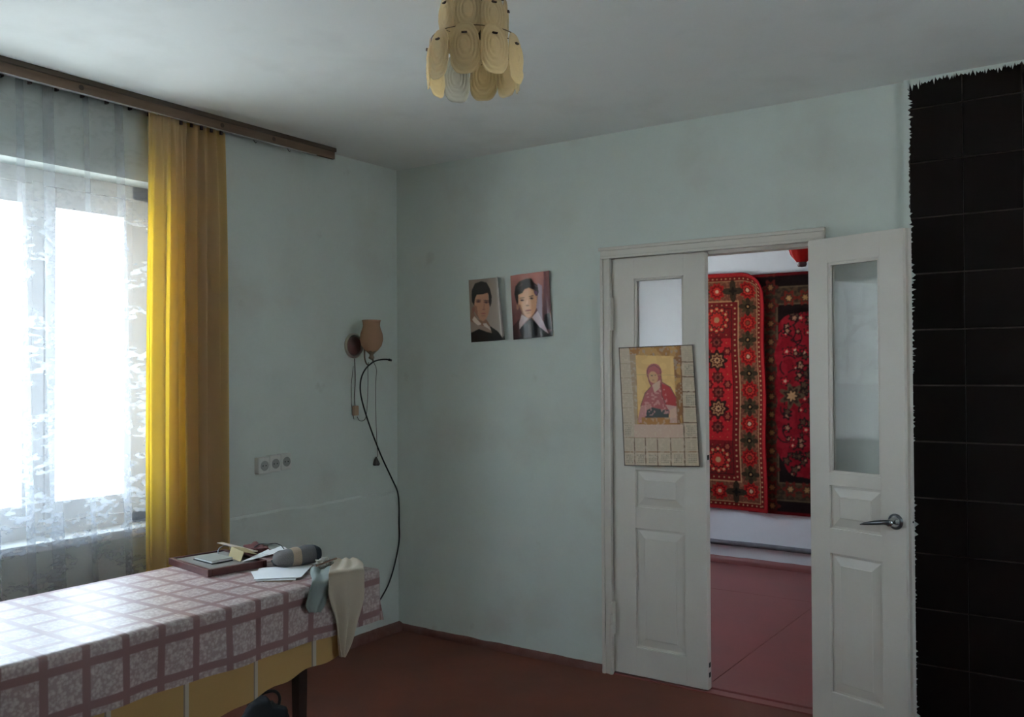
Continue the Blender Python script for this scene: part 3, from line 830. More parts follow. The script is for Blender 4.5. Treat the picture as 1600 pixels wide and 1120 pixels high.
put(C, inpoly(X, Y, [(385, 745), (425, 738), (495, 832), (440, 792), (400, 770)]), (172, 158, 148))
put(C, inpoly(X, Y, [(245, 845), (340, 800), (430, 832), (488, 846), (462, 765), (560, 830), (610, 895), (650, 875), (660, 960), (245, 960)]), (22, 16, 18))
C1 = soft(C, 2) * B
# second portrait
Q = bil(U, V, (685, 225), (1120, 165), (720, 915), (1148, 872)); X, Y = Q[..., 0], Q[..., 1]
C = np.zeros((nv, nu, 3)); k = np.clip((Y - 220) / 420, 0, 1)[..., None]
C[:] = np.array(lin((158, 104, 96))) * (1 - k) + np.array(lin((98, 62, 62))) * k
put(C, X > 1060, (86, 60, 68), 0.7)
put(C, inpoly(X, Y, [(1000, 300), (1045, 330), (1050, 700), (1010, 620), (985, 560), (1005, 430)]), (140, 124, 138), 0.85)  # whitish highlight strip painted into the print
put(C, inpoly(X, Y, [(1070, 640), (1120, 620), (1150, 800), (1060, 800)]), (26, 20, 26))
put(C, inpoly(X, Y, [(830, 600), (960, 600), (960, 700), (890, 720), (820, 660)]), (130, 92, 72))
put(C, ell(X, Y, 776, 556, 17, 36), (150, 105, 86))
face = [(785, 430), (830, 410), (860, 370), (900, 352), (960, 375), (992, 440), (990, 500), (985, 570), (962, 622), (925, 662), (890, 682), (850, 655), (815, 592), (788, 530)]
put(C, inpoly(X, Y, face), (190, 145, 114))
put(C, inpoly(X, Y, [(788, 530), (815, 540), (850, 640), (890, 682), (850, 655), (815, 592)]), (150, 108, 84))
hair = [(735, 420), (750, 340), (800, 285), (870, 255), (930, 250), (950, 290), (1000, 325), (1012, 400), (996, 445), (965, 378), (900, 350), (855, 368), (832, 412), (787, 430), (784, 500), (775, 542), (750, 480)]
put(C, inpoly(X, Y, hair), (30, 20, 23))
put(C, inpoly(X, Y, [(955, 380), (1002, 395), (985, 445), (965, 420)]), (78, 46, 70))
put(C, ell(X, Y, 815, 325, 26, 10, -0.6), (62, 46, 50)); put(C, ell(X, Y, 975, 330, 20, 8, 0.6), (70, 52, 60))
for (cx, cy) in ((830, 488), (931, 466)):
    put(C, ell(X, Y, cx, cy, 27, 13), (165, 120, 96)); put(C, ell(X, Y, cx, cy, 17, 9), (48, 30, 28)); put(C, ell(X, Y, cx - 2, cy - 24, 30, 5, -0.18), (92, 62, 50))
put(C, ell(X, Y, 888, 545, 20, 8), (150, 106, 84)); put(C, ell(X, Y, 882, 510, 7, 30, 0.15), (202, 160, 130)); put(C, ell(X, Y, 896, 598, 33, 9, -0.15), (150, 86, 76)); put(C, ell(X, Y, 898, 626, 24, 5), (158, 114, 90))
put(C, inpoly(X, Y, [(712, 770), (800, 690), (800, 800), (905, 690), (930, 676), (1020, 770), (1110, 850), (1150, 790), (1160, 930), (712, 930)]), (26, 19, 23))
put(C, inpoly(X, Y, [(712, 770), (800, 690), (795, 800), (830, 880), (715, 920)]), (58, 36, 38))
put(C, inpoly(X, Y, [(826, 642), (896, 685), (800, 802), (795, 735)]), (178, 158, 156))
put(C, inpoly(X, Y, [(938, 672), (1000, 598), (1060, 720), (1108, 845), (1020, 772)]), (186, 170, 176))
C2 = soft(C, 2) * B


def sheet(name, cor, C, m, lift, org, solid=0.0012):
    nv_, nu_ = C.shape[:2]
    U, V = np.meshgrid(np.linspace(0, 1, nu_), np.linspace(0, 1, nv_))
    Q = bil(U, V, *cor)
    P = np.stack([Q[..., 0], -lift(U, V), Q[..., 1]], -1)
    return MB().grid(P[:, :, :]).build(name, m, None, smooth=True, origin=org, col=C, solid=solid)


ph1 = sheet('photo_print', ((0.525, 1.972), (0.747, 1.975), (0.541, 1.633), (0.778, 1.641)), C1, m_photo,
            lambda U, V: 0.004 + 0.010 * U ** 2 + 0.030 * np.clip((U - 0.86) / 0.14, 0, 1) ** 1.5 * (1 - 0.6 * V), (0.65, -0.004, 1.637))
tag(ph1, 'curled colour portrait of a dark-haired boy in a round collar', 'photograph', 'portrait prints on the wall')
ph2 = sheet('photo_print', ((0.801, 1.978), (1.048, 1.988), (0.819, 1.640), (1.061, 1.653)), C2, m_photo,
            lambda U, V: 0.004 + 0.008 * np.sin(PI * U) + 0.006 * np.sin(2 * PI * U) ** 2 + 0.012 * np.clip((U - .9) / .1, 0, 1) * (1 - V), (0.93, -0.004, 1.645))
tag(ph2, 'pink-backed colour portrait of a boy in a wide pointed white collar', 'photograph', 'portrait prints on the wall')

# wall calendar with a veiled figure (plain stand-in picture)
nu, nv = 210, 330
U, V = np.meshgrid(np.linspace(0, 1, nu), np.linspace(0, 1, nv))
Q = bil(U, V, (40, 80), (660, 40), (95, 1050), (718, 1062)); X, Y = Q[..., 0], Q[..., 1]
C = np.zeros((nv, nu, 3)); C[:] = lin((158, 142, 122))
nz_ = vnoise((nv, nu), 14, 1); nz2 = vnoise((nv, nu), 5, 2)
xl = lambda x: x + (Y - 80) * 0.055
fr_ = (X > 132 + (Y - 80) * .085) & (X < 566 + (Y - 80) * .035) & (Y < 716)
put(C, fr_, (132, 86, 34)); put(C, fr_ & (nz_ > 0.55), (158, 118, 62), 0.8); put(C, fr_ & (nz2 > 0.72), (92, 58, 26), 0.6)
put(C, fr_ & (X < 190 + (Y - 80) * .03) & (Y > 130), (142, 124, 102), 0.75)
inn = (X > 188 + (Y - 140) * .05) & (X < 505 + (Y - 140) * .05) & (Y > 140) & (Y < 655)
put(C, inn, (186, 152, 94)); put(C, inn & (nz_ > .6), (176, 138, 84), .6)
put(C, inpoly(X, Y, [(215, 655), (235, 560), (275, 450), (320, 400), (410, 360), (480, 400), (530, 490), (540, 560), (480, 590), (470, 655)]), (140, 66, 66))
put(C, inpoly(X, Y, [(400, 370), (470, 395), (528, 490), (538, 560), (440, 545), (410, 470)]), (140, 24, 26))
put(C, inpoly(X, Y, [(275, 655), (290, 590), (330, 570), (430, 590), (470, 590), (470, 655)]), (44, 46, 44))
put(C, ell(X, Y, 345, 280, 64, 74), (140, 66, 64)); put(C, inpoly(X, Y, [(290, 300), (405, 280), (410, 400), (330, 420), (300, 350)]), (136, 62, 60))
put(C, ell(X, Y, 340, 320, 38, 50, -0.25), (168, 126, 92)); put(C, ell(X, Y, 328, 306, 8, 5), (70, 44, 36)); put(C, ell(X, Y, 356, 302, 8, 5), (70, 44, 36)); put(C, ell(X, Y, 338, 345, 9, 3), (120, 60, 50))
put(C, inpoly(X, Y, [(330, 385), (400, 340), (395, 410), (350, 450)]), (176, 150, 128), .8)
put(C, inpoly(X, Y, [(215, 655), (235, 560), (320, 540), (330, 570), (280, 600), (260, 700), (215, 700)]), (160, 112, 104), .8)
put(C, inpoly(X, Y, [(440, 545), (540, 560), (545, 700), (480, 700), (475, 600)]), (168, 136, 126), .8)
put(C, (nz2 > .68) & inpoly(X, Y, [(230, 560), (320, 400), (440, 400), (470, 620), (230, 650)]), (172, 120, 116), .7)
put(C, (Y > 655) & (Y < 712) & (X > 245) & (X < 470), (140, 92, 40))
put(C, (Y > 712) & (Y < 820) & (X > 180) & (X < 585), (166, 140, 124))
for (e0_, e1_) in (((345, 215), (300, 240)), ((300, 240), (285, 290)), ((285, 290), (300, 340)), ((345, 215), (395, 250)), ((395, 250), (412, 360)), ((412, 360), (480, 400)), ((480, 400), (530, 490)), ((300, 345), (322, 395)), ((322, 395), (270, 455)), ((270, 455), (235, 560)), ((405, 370), (412, 470)), ((412, 470), (445, 545))):
    ax_, ay_ = e0_; bx_, by_ = e1_; tt_ = np.clip(((X - ax_) * (bx_ - ax_) + (Y - ay_) * (by_ - ay_)) / ((bx_ - ax_) ** 2 + (by_ - ay_) ** 2), 0, 1)
    put(C, np.hypot(X - ax_ - tt_ * (bx_ - ax_), Y - ay_ - tt_ * (by_ - ay_)) < 3.5, (74, 32, 30), .8)
put(C, (X > 512 + (Y - 140) * .045) & (X < 566 + (Y - 80) * .035) & (Y > 150) & (Y < 712) & (nz_ < .62), (104, 62, 26), .75)
put(C, inn & (np.abs(Y - 300) < 3), (150, 116, 70), .6)
dark = (70, 36, 16)
def hl(y0, x0, x1, w=5, c=dark, k=.85): put(C, (np.abs(Y - y0) < w) & (X > x0) & (X < x1), c, k)
def vl(x0, y0, y1, w=4, c=dark, k=.85): put(C, (np.abs(X - x0 - (Y - y0) * .035) < w) & (Y > y0) & (Y < y1), c, k)
for y0 in (188, 312, 438, 565, 695, 820): hl(y0, 566 + (y0 - 80) * .03, 740)
for y0 in (212, 330, 458, 576, 700): hl(y0, 40, 160, 3, (110, 84, 60), .5)
hl(820, 90, 590, 3, (120, 88, 60), .6); hl(938, 90, 740, 4, (110, 70, 40), .8)
for x0 in (182, 276, 378, 486): vl(x0, 820, 1060)
vl(590, 700, 1060, 5); vl(560, 60, 716, 6, (96, 56, 24))
rows = (np.mod(Y, 15) < 8) & (np.mod(X * 1.0 + nz2 * 6, 13) < 7)
def mon(x0, x1, y0, y1, k): put(C, rows & (X > x0) & (X < x1) & (Y > y0) & (Y < y1), (70, 72, 66), k)
for (y0, kk) in ((80, .25), (208, .8), (330, .3), (462, .85), (585, .3), (714, .8), (838, .25)): mon(590 + (y0 - 80) * .035, 665 + (y0 - 80) * .04, y0, y0 + 90, kk)
for x0 in (105, 200, 304, 408, 512, 620): mon(x0 + 5, x0 + 72, 955, 1035, .7); mon(x0 + 5, x0 + 60, 842, 925, .12)
mon(100, 155, 712, 800, .6)
for y0 in (90, 225, 345, 470, 590): mon(62 + (y0 - 80) * .05, 140 + (y0 - 80) * .05, y0, y0 + 90, .15)
put(C, (nz2 > .7) & (~inn), (176, 162, 144), .35)
put(C, (U < .012) | (U > .988) | (V > .992) | (V < .008), (44, 30, 24))
Ccal = soft(C, 1) * 1.75
cal = sheet('wall_calendar', ((1.438, 1.587), (1.824, 1.594), (1.469, 1.016), (1.857, 1.032)), Ccal, m_calpr,
            lambda U, V: 0.003 + 0.006 * np.sin(PI * U) * (0.3 + V) + 0.008 * V ** 2, (1.65, 0.0, 1.02))
tag(cal, 'worn paper calendar with a veiled red-robed figure hung on door', 'calendar')

# ------------------------------------------------------------------ table and cloths
TX0, TX1, TY0, TY1, TZ = 0.525, 1.165, -3.02, -1.455, 0.742
tb = thing('wooden_table', 'dark wooden table under the checked oilcloth', 'table', (0.85, -2.2, 0))
o3 = np.array([0.85, -2.2, 0])
MB().box(TX0 - .85, TX1 - .85, TY0 + 2.2, TY1 + 2.2, TZ - 0.024, TZ, 0.003).build('table_top', m_table, tb)
lx0, lx1, ly0, ly1 = 0.60, 1.045, -2.92, -1.69
for (x, y) in ((lx0, -1.53), (lx1, ly1), (lx0, ly0), (lx1, ly0)):
    b = MB()
    vs_ = []; w0, w1 = 0.019, 0.014
    for (w_, z_) in ((w1, 0.0), (w0, 0.35), (w0, TZ - 0.022)):
        vs_ += [(x - .85 + a * w_, y + 2.2 + c * w_, z_) for (a, c) in ((-1, -1), (1, -1), (1, 1), (-1, 1))]
    fs_ = [(3, 2, 1, 0), (8, 9, 10, 11)]
    for i in range(2):
        for j in range(4): fs_.append((4 * i + j, 4 * i + (j + 1) % 4, 4 * i + 4 + (j + 1) % 4, 4 * i + 4 + j))
    b.add(vs_, fs_).build('leg', m_table, tb)
MB().box(lx0 - .85, lx1 - .85, ly0 + 2.19, ly0 + 2.21, TZ - .10, TZ - .022).box(lx0 - .85, lx1 - .85, -1.56 + 2.19, -1.56 + 2.21, TZ - .10, TZ - .022).box(lx0 - .86, lx0 - .84, ly0 + 2.2, -1.55 + 2.2, TZ - .10, TZ - .022).box(lx1 - .86, lx1 - .84, ly0 + 2.2, -1.55 + 2.2, TZ - .10, TZ - .022).build('apron', m_table, tb)


def check_material():
    """oilcloth: red-brown bands on a cell pitch, pale lacy squares between"""
    m = bpy.data.materials.new('check_oilcloth'); m.use_nodes = True
    L = m.node_tree.links; b = m.node_tree.nodes['Principled BSDF']
    uv = nd(m, 'ShaderNodeUVMap'); uv.uv_map = 'UVMap'
    sp = nd(m, 'ShaderNodeSeparateXYZ'); L.new(uv.outputs[0], sp.inputs[0])
    masks = []
    for ax in ('X', 'Y'):
        dv = nd(m, 'ShaderNodeMath', operation='DIVIDE'); dv.inputs[1].default_value = 0.115; L.new(sp.outputs[ax], dv.inputs[0])
        fr = nd(m, 'ShaderNodeMath', operation='FRACT'); L.new(dv.outputs[0], fr.inputs[0])
        su = nd(m, 'ShaderNodeMath', operation='SUBTRACT'); su.inputs[1].default_value = 0.5; L.new(fr.outputs[0], su.inputs[0])
        ab = nd(m, 'ShaderNodeMath', operation='ABSOLUTE'); L.new(su.outputs[0], ab.inputs[0])
        r = nd(m, 'ShaderNodeMapRange'); r.inputs[1].default_value = 0.385; r.inputs[2].default_value = 0.415; L.new(ab.outputs[0], r.inputs[0])
        masks.append(r)
    mxm = nd(m, 'ShaderNodeMath', operation='MAXIMUM'); L.new(masks[0].outputs[0], mxm.inputs[0]); L.new(masks[1].outputs[0], mxm.inputs[1])
    vo = nd(m, 'ShaderNodeTexVoronoi'); vo.inputs['Scale'].default_value = 95; L.new(uv.outputs[0], vo.inputs['Vector'])
    nz = nd(m, 'ShaderNodeTexNoise'); nz.inputs['Scale'].default_value = 60; nz.inputs['Detail'].default_value = 4; L.new(uv.outputs[0], nz.inputs['Vector'])
    r2 = nd(m, 'ShaderNodeMapRange'); r2.inputs[1].default_value = 0.2; r2.inputs[2].default_value = 0.62; L.new(vo.outputs['Distance'], r2.inputs[0])
    c1 = nd(m, 'ShaderNodeMixRGB'); c1.inputs[1].default_value = (0.54, 0.45, 0.43, 1); c1.inputs[2].default_value = (0.38, 0.28, 0.265, 1); L.new(r2.outputs[0], c1.inputs[0])
    r3 = nd(m, 'ShaderNodeMapRange'); r3.inputs[1].default_value = 0.5; r3.inputs[2].default_value = 0.65; r3.inputs[4].default_value = 0.6; L.new(nz.outputs[0], r3.inputs[0])
    c2 = nd(m, 'ShaderNodeMixRGB'); c2.inputs[2].default_value = (0.68, 0.61, 0.58, 1); L.new(c1.outputs[0], c2.inputs[1]); L.new(r3.outputs[0], c2.inputs[0])
    c3 = nd(m, 'ShaderNodeMixRGB'); c3.inputs[2].default_value = (0.26, 0.135, 0.13, 1); L.new(c2.outputs[0], c3.inputs[1]); L.new(mxm.outputs[0], c3.inputs[0])
    L.new(c3.outputs[0], b.inputs['Base Color'])
    b.inputs['Roughness'].default_value = 0.46; b.inputs['Specular IOR Level'].default_value = 0.55
    b.inputs['Coat Weight'].default_value = 0.5; b.inputs['Coat Roughness'].default_value = 0.45
    n2 = nd(m, 'ShaderNodeTexNoise'); n2.inputs['Scale'].default_value = 14; n2.inputs['Detail'].default_value = 3; L.new(uv.outputs[0], n2.inputs['Vector'])
    bp = nd(m, 'ShaderNodeBump'); bp.inputs['Strength'].default_value = 0.25; bp.inputs['Distance'].default_value = 0.01
    L.new(n2.outputs[0], bp.inputs['Height']); L.new(bp.outputs[0], b.inputs['Normal'])
    return m


def drape(zt, x0, x1, y0, y1, drops, step, off0, seed, hemfun=None, endflare=0.3):
    """cloth over a table top; drops=(back,front,near end,far end)"""
    dbk, dfr, dn, df = drops
    a = np.arange(-dbk, (x1 - x0) + dfr + 1e-6, step); bb = np.arange(-dn, (y1 - y0) + df + 1e-6, step)
    A, Bb = np.meshgrid(a, bb)
    da = np.maximum(A - (x1 - x0), 0) + np.maximum(-A, 0); sgx = np.where(A < 0, -1, 1)
    db = np.maximum(Bb - (y1 - y0), 0) + np.maximum(-Bb, 0); sgy = np.where(Bb < 0, -1, 1)
    if hemfun is not None:
        da = np.where(A > (x1 - x0), da * hemfun(y0 + Bb) / dfr, da)
    X = x0 + np.clip(A, 0, x1 - x0); Y = y0 + np.clip(Bb, 0, y1 - y0)
    r = 0.007
    def fall(d):     # arc length d over a rounded edge -> (out, down)
        th = np.minimum(d / r, PI / 2)
        return r * np.sin(th), r * (1 - np.cos(th)) + np.maximum(d - r * PI / 2, 0)
    ox, dz1 = fall(da); oy, dz2 = fall(db)
    wav = 0.007 * np.sin(Bb * 13 + seed) * np.minimum(da / 0.15, 1) + 0.004 * np.sin(Bb * 31 + 2 * seed) * np.minimum(da / 0.15, 1)
    mn = np.minimum(da, db)
    X = X + sgx * (ox + np.where(da > 0, off0, 0) + wav + mn * endflare)
    Y = Y + sgy * (oy + np.where(db > 0, off0, 0) + mn * endflare)
    Z = zt - np.maximum(dz1, dz2)
    P = np.stack([X, Y, Z], -1)
    return P, np.stack([A, Bb], -1)


def yel_cloth_material():
    m = mat_cloth('ochre_oilcloth', (0.52, 0.33, 0.13), 0.1, rough=0.45, bump=0.1, scale=60)
    b = m.node_tree.nodes['Principled BSDF']; L = m.node_tree.links
    uv = nd(m, 'ShaderNodeUVMap'); uv.uv_map = 'UVMap'
    sp = nd(m, 'ShaderNodeSeparateXYZ'); L.new(uv.outputs[0], sp.inputs[0])
    ad = nd(m, 'ShaderNodeMath', operation='ADD'); ad.inputs[1].default_value = -1.02 + 0.255; L.new(sp.outputs['Y'], ad.inputs[0])
    dv = nd(m, 'ShaderNodeMath', operation='DIVIDE'); dv.inputs[1].default_value = 0.255; L.new(ad.outputs[0], dv.inputs[0])
    fr = nd(m, 'ShaderNodeMath', operation='FRACT'); L.new(dv.outputs[0], fr.inputs[0])
    lt = nd(m, 'ShaderNodeMath', operation='LESS_THAN'); lt.inputs[1].default_value = 0.075; L.new(fr.outputs[0], lt.inputs[0])
    gt = nd(m, 'ShaderNodeMath', operation='LESS_THAN'); gt.inputs[1].default_value = 0.022; L.new(fr.outputs[0], gt.inputs[0])
    c1 = nd(m, 'ShaderNodeMixRGB'); c1.inputs[1].default_value = (0.52, 0.33, 0.13, 1); c1.inputs[2].default_value = (0.55, 0.50, 0.42, 1); L.new(lt.outputs[0], c1.inputs[0])
    c2 = nd(m, 'ShaderNodeMixRGB'); c2.inputs[2].default_value = (0.27, 0.22, 0.18, 1); L.new(c1.outputs[0], c2.inputs[1]); L.new(gt.outputs[0], c2.inputs[0])
    L.new(c2.outputs[0], b.inputs['Base Color'])
    return m


P, UVd = drape(TZ + 0.002, TX0, TX1, TY0, -1.62, (0.05, 0.33, 0.0, 0.0), 0.012, 0.001, 1.7,
               lambda y: 0.272 + 0.062 * np.clip((-1.62 - y) / 0.55, 0, 1.4) + 0.004 * np.sin(y * 40))
yo = MB().grid(P, UVd).build('under_tablecloth', yel_cloth_material(), None, smooth=True, origin=(0.85, -2.2, TZ))
tag(yo, 'ochre oilcloth with pale bands showing below the checked cloth', 'tablecloth')
P, UVd = drape(TZ + 0.005, TX0, TX1, TY0 - 0.005, TY1 + 0.004, (0.12, 0.205, 0.10, 0.205), 0.0105, 0.014, 1.7, None, 0.06)
oc = MB().grid(P, UVd).build('checked_tablecloth', check_material(), None, smooth=True, origin=(0.85, -2.2, TZ + 0.003))
tag(oc, 'glossy oilcloth with red-brown bands and pale lacy squares', 'tablecloth')

# ------------------------------------------------------------------ clutter on the table
ZT = TZ + 0.0055
def tp(x, y, z=ZT): return px(x, y, 2, z)

m_maroon = mat('maroon_lacquer', (0.085, 0.026, 0.023), 0.4, 0.35, var=(0.13, 0.05, 0.042), var_scale=30, var_amt=0.5)
m_greyp = mat('dusty_grey_panel', (0.24, 0.225, 0.20), 0.5, 0.4, var=(0.17, 0.155, 0.14), var_scale=20, var_amt=0.8)
m_paper = mat('white_paper', (0.76, 0.76, 0.76), 0.8, 0.2)
m_paper_y = mat('buff_card', (0.34, 0.27, 0.14), 0.8, 0.2)
m_rag = mat_cloth('grey_rag', (0.30, 0.34, 0.32), 0.15, bump=0.4, scale=200)
m_beige = mat_cloth('beige_cloth', (0.60, 0.52, 0.41), 0.2, bump=0.35, scale=220)

# lying picture frame / board
pl, pf, prr = tp(263, 882), tp(325, 902), tp(404, 881)
ex = (pf - pl); lenx = np.linalg.norm(ex[:2]); rz = math.atan2(ex[1], ex[0])
bo = thing('wooden_board', 'maroon wooden board with raised rim lying flat on the table', 'board', (pl[0], pl[1], ZT), rz)
ly = 0.235; hh = 0.026
b = MB()
for (x0, x1, y0, y1) in ((0, lenx, 0, 0.016), (0, lenx, ly - 0.016, ly), (0, 0.016, 0.016, ly - 0.016), (lenx - 0.016, lenx, 0.016, ly - 0.016)):
    b.box(x0, x1, y0, y1, 0, hh, 0.003)
b.build('rim', m_maroon, bo)
MB().box(0.012, lenx - 0.012, 0.012, ly - 0.012, 0.001, 0.021).build('panel', m_greyp, bo)
ZB = ZT + 0.021
rzb = rz
def on_board(x, y, z=0.0):
    c, s_ = math.cos(rz), math.sin(rz); return (pl[0] + c * x - s_ * y, pl[1] + s_ * x + c * y, ZB + z)

nb = thing('notebook', 'thin pale notebook with dark edge lying on the maroon board', 'notebook', on_board(0.085, 0.058, 0.0002), rz + 0.05)
MB().box(0, 0.13, 0, 0.088, 0.0, 0.004).build('cover', m_black, nb)
MB().box(0.003, 0.128, 0.003, 0.086, 0.004, 0.011).build('pages', m_paper, nb)
MB().box(-0.001, 0.13, -0.001, 0.089, 0.011, 0.0125).build('cover', mat('grey_green_cover', (0.30, 0.30, 0.26), 0.5), nb)
# folded buff card wedge
cdn = thing('folded_card', 'folded buff card standing open on the maroon board', 'card', on_board(0.140, 0.172, 0.001), rz - 0.10)
Vs = [(0, 0, 0), (0.11, 0, 0), (0.115, 0.012, 0.034), (0.0, 0.012, 0.038), (-0.005, 0.070, 0.024), (0.10, 0.072, 0.016)]
MB().add(Vs, [(0, 1, 2, 3), (3, 2, 5, 4)]).build('leaf', m_paper_y, cdn, solid=0.002)
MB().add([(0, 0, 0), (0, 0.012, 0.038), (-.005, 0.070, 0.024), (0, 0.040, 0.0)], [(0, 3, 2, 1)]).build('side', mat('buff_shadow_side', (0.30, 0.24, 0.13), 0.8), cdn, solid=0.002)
# flat ruler leaning over the heap
a_ = px(340, 848, 2, 0.806); c_ = px(392, 861, 2, 0.785)
d_ = (c_ - a_); d_ /= np.linalg.norm(d_)
sd = np.cross(d_, [0, 0, 1]); sd /= np.linalg.norm(sd)
v8 = []
for q in (a_, c_ + d_ * 0.012):
    for (k1, k2) in ((-0.004, -0.0015), (0.026, -0.004), (0.026, -0.001), (-0.004, 0.0015)):
        v8.append(q - sd * k1 + np.array([0, 0, k2]))
ru = MB().add(v8, [(0, 1, 2, 3), (7, 6, 5, 4), (0, 4, 5, 1), (1, 5, 6, 2), (2, 6, 7, 3), (3, 7, 4, 0)]).build('wooden_ruler', mat('ruler_wood', (0.50, 0.42, 0.33), 0.6), None, origin=tuple(c_))
tag(ru, 'thin wooden ruler propped over the heap on the table', 'ruler')
# bent wire
wpts = [px(341, 867, 2, ZB + .001), px(341, 860, 2, ZB + .014), px(344, 855.5, 2, ZB + .024), px(351, 852.2, 2, 0.7995), px(357, 853.2, 2, 0.7975)]
bw = MB().tube(spline(wpts, 24), 0.0016, 6).build('bent_wire', m_steel, None, origin=tuple(wpts[0])); tag(bw, 'bent thin wire sticking up from the maroon board', 'wire')


def blob(name, c, r, m, seed, amp=0.25, fr_=1.6, sub=4, flat=0.0):
    """crumpled soft lump resting with its underside at c.z"""
    bm = bmesh.new(); bmesh.ops.create_icosphere(bm, subdivisions=sub, radius=1)
    for v in bm.verts:
        k = 1 + amp * mnoise.fractal(v.co * fr_ + Vector((seed, seed * 2, 0)), 0.8, 2.0, 4)
        q = v.co * k
        q = Vector((q.x * r[0], q.y * r[1], max(q.z, -0.75) * r[2] + 0.75 * r[2]))
        v.co = q
    b = MB().bm(bm)
    return b


o = blob('maroon', None, (0.058, 0.036, 0.026), None, 3, 0.5, 2.2).build('maroon_cloth', mat_cloth('maroon_cloth', (0.17, 0.075, 0.07), 0.1, bump=.5, scale=120), None, smooth=True)
o.location = (0.628, -1.530, ZT); o.rotation_euler = (0, 0, 0.25)
tag(o, 'crumpled maroon cloth at the back of the table', 'cloth')
# two thin dark wires looping over the heap
w2 = [px(397, 855, 2, 0.791), px(406, 850, 2, 0.806), px(419, 850, 2, 0.806), px(430, 849, 2, 0.809), px(439, 852, 2, 0.804), px(444, 858, 2, 0.7945)]
o = MB().tube(spline(w2, 40), 0.0018, 6).build('black_cable', m_black, None, origin=tuple(w2[-1])); tag(o, 'thin black cable looping over the papers on the table', 'cable')


def paper(name, corners, label, m=m_paper, bend=0.008, seed=0, group=None):
    c4 = [np.array(q, float) for q in corners]
    n_ = 14
    U, V = np.meshgrid(np.linspace(0, 1, n_), np.linspace(0, 1, n_))
    P = bil(U, V, *c4)
    P[..., 2] += bend * (np.sin(PI * U + seed) * np.sin(2 * V + seed) + 0.5 * np.abs(np.sin(7 * U + 3 * V + seed)))
    o = MB().grid(P).build(name, m, None, smooth=False, origin=tuple(c4[2]), solid=0.0012)
    return tag(o, label, 'paper', group)


paper('paper_sheet', [tp(377, 879, .7765), tp(419, 858, .786), tp(397, 874, .7775), tp(430, 864, .786)], 'white paper strip lying over the maroon board', seed=1, bend=0.002)
paper('paper_sheet', [tp(409, 865, .790), tp(440, 852, .792), tp(420, 867, .790), tp(449, 858, .792)], 'narrow white paper lying against the striped bundle', seed=2, bend=0.002)
paper('paper_sheet', [tp(405, 888, ZT + .006), tp(488, 883, ZT + .007), tp(396, 906, ZT + .006), tp(470, 902, ZT + .007)], 'white paper sheet with torn corner on the checked cloth, topmost', seed=0.5, bend=0.0015)
paper('paper_sheet', [tp(392, 893, ZT + .0025), tp(470, 886, ZT + .003), tp(400, 908, ZT + .0025), tp(462, 906, ZT + .003)], 'white paper sheet mostly under the topmost torn sheet', seed=2.5, bend=0.0008)
paper('cardboard_piece', [tp(400, 900, ZT + .0008), tp(480, 890, ZT + .0008), tp(412, 909, ZT + .0008), tp(455, 909, ZT + .0008)], 'brown cardboard piece underneath the white papers', m=mat('brown_card', (0.30, 0.20, 0.14), 0.8), seed=3, bend=0.0002)
# crumpled dark plastic in front of the bundle
o = blob('p', None, (0.021, 0.017, 0.016), None, 8, 0.4, 2.6).build('crumpled_plastic', mat('grey_plastic_film', (0.10, 0.115, 0.12), 0.2, 0.6), None, smooth=False)
o.location = (0.836, -1.606, ZT + 0.001); o.rotation_euler = (0, 0, 0.6); tag(o, 'crumpled dark plastic film beside the maroon board', 'plastic film')


def striped_material():
    m = mat('striped_knit', (0.10, 0.095, 0.10), 0.85, 0.15, bump=0.5, bump_scale=300)
    L = m.node_tree.links; b = m.node_tree.nodes['Principled BSDF']
    co = nd(m, 'ShaderNodeTexCoord'); sp = nd(m, 'ShaderNodeSeparateXYZ'); L.new(co.outputs['Object'], sp.inputs[0])
    rm = nd(m, 'ShaderNodeMapRange'); rm.inputs[1].default_value = -0.10; rm.inputs[2].default_value = 0.10; L.new(sp.outputs['X'], rm.inputs[0])
    cr_ = nd(m, 'ShaderNodeValToRGB'); cr_.color_ramp.interpolation = 'CONSTANT'
    e = cr_.color_ramp.elements
    e[0].position = 0; e[0].color = (0.16, 0.15, 0.145, 1); e[1].position = 0.36; e[1].color = (0.38, 0.29, 0.21, 1)
    for (p_, c_) in ((0.52, (0.13, 0.125, 0.13, 1)), (0.80, (0.03, 0.035, 0.045, 1))):
        n_ = e.new(p_); n_.color = c_
    L.new(rm.outputs[0], cr_.inputs[0]); L.new(cr_.outputs[0], b.inputs['Base Color'])
    return m


# rolled striped bundle: rounded bar, ends gathered
nu, nv = 48, 40
P = np.zeros((nv, nu, 3))
for i in range(nv):
    s_ = i / (nv - 1) * 2 - 1
    k = (1 - abs(s_) ** 5) ** 0.5 if abs(s_) < 1 else 0
    for j in range(nu):
        a = 2 * PI * j / (nu - 1)
        ca, sa = math.cos(a), math.sin(a)
        ry = 0.050 * math.copysign(abs(ca) ** 0.7, ca); rzz = 0.036 * math.copysign(abs(sa) ** 0.75, sa)
        nn = 1 + 0.08 * mnoise.noise((s_ * 2.5, ca * 1.3, sa * 1.3))
        taper = 0.78 + 0.22 * (s_ + 1) / 2
        P[i, j] = (s_ * 0.092, ry * k * nn * taper, rzz * k * nn * taper + 0.035 * taper)
rb = MB().grid(P).build('striped_bundle', striped_material(), None, smooth=True)
e0, e1 = px(434, 874, 2, ZT + .035), px(494, 867, 2, ZT + .035)
ctr = (e0 + e1) / 2; rb.location = (ctr[0], ctr[1], ZT + 0.0085); rb.rotation_euler = (0, 0, math.atan2(e1[1] - e0[1], e1[0] - e0[0]))
tag(rb, 'rolled grey knitted bundle with one beige stripe on the table', 'bundle')
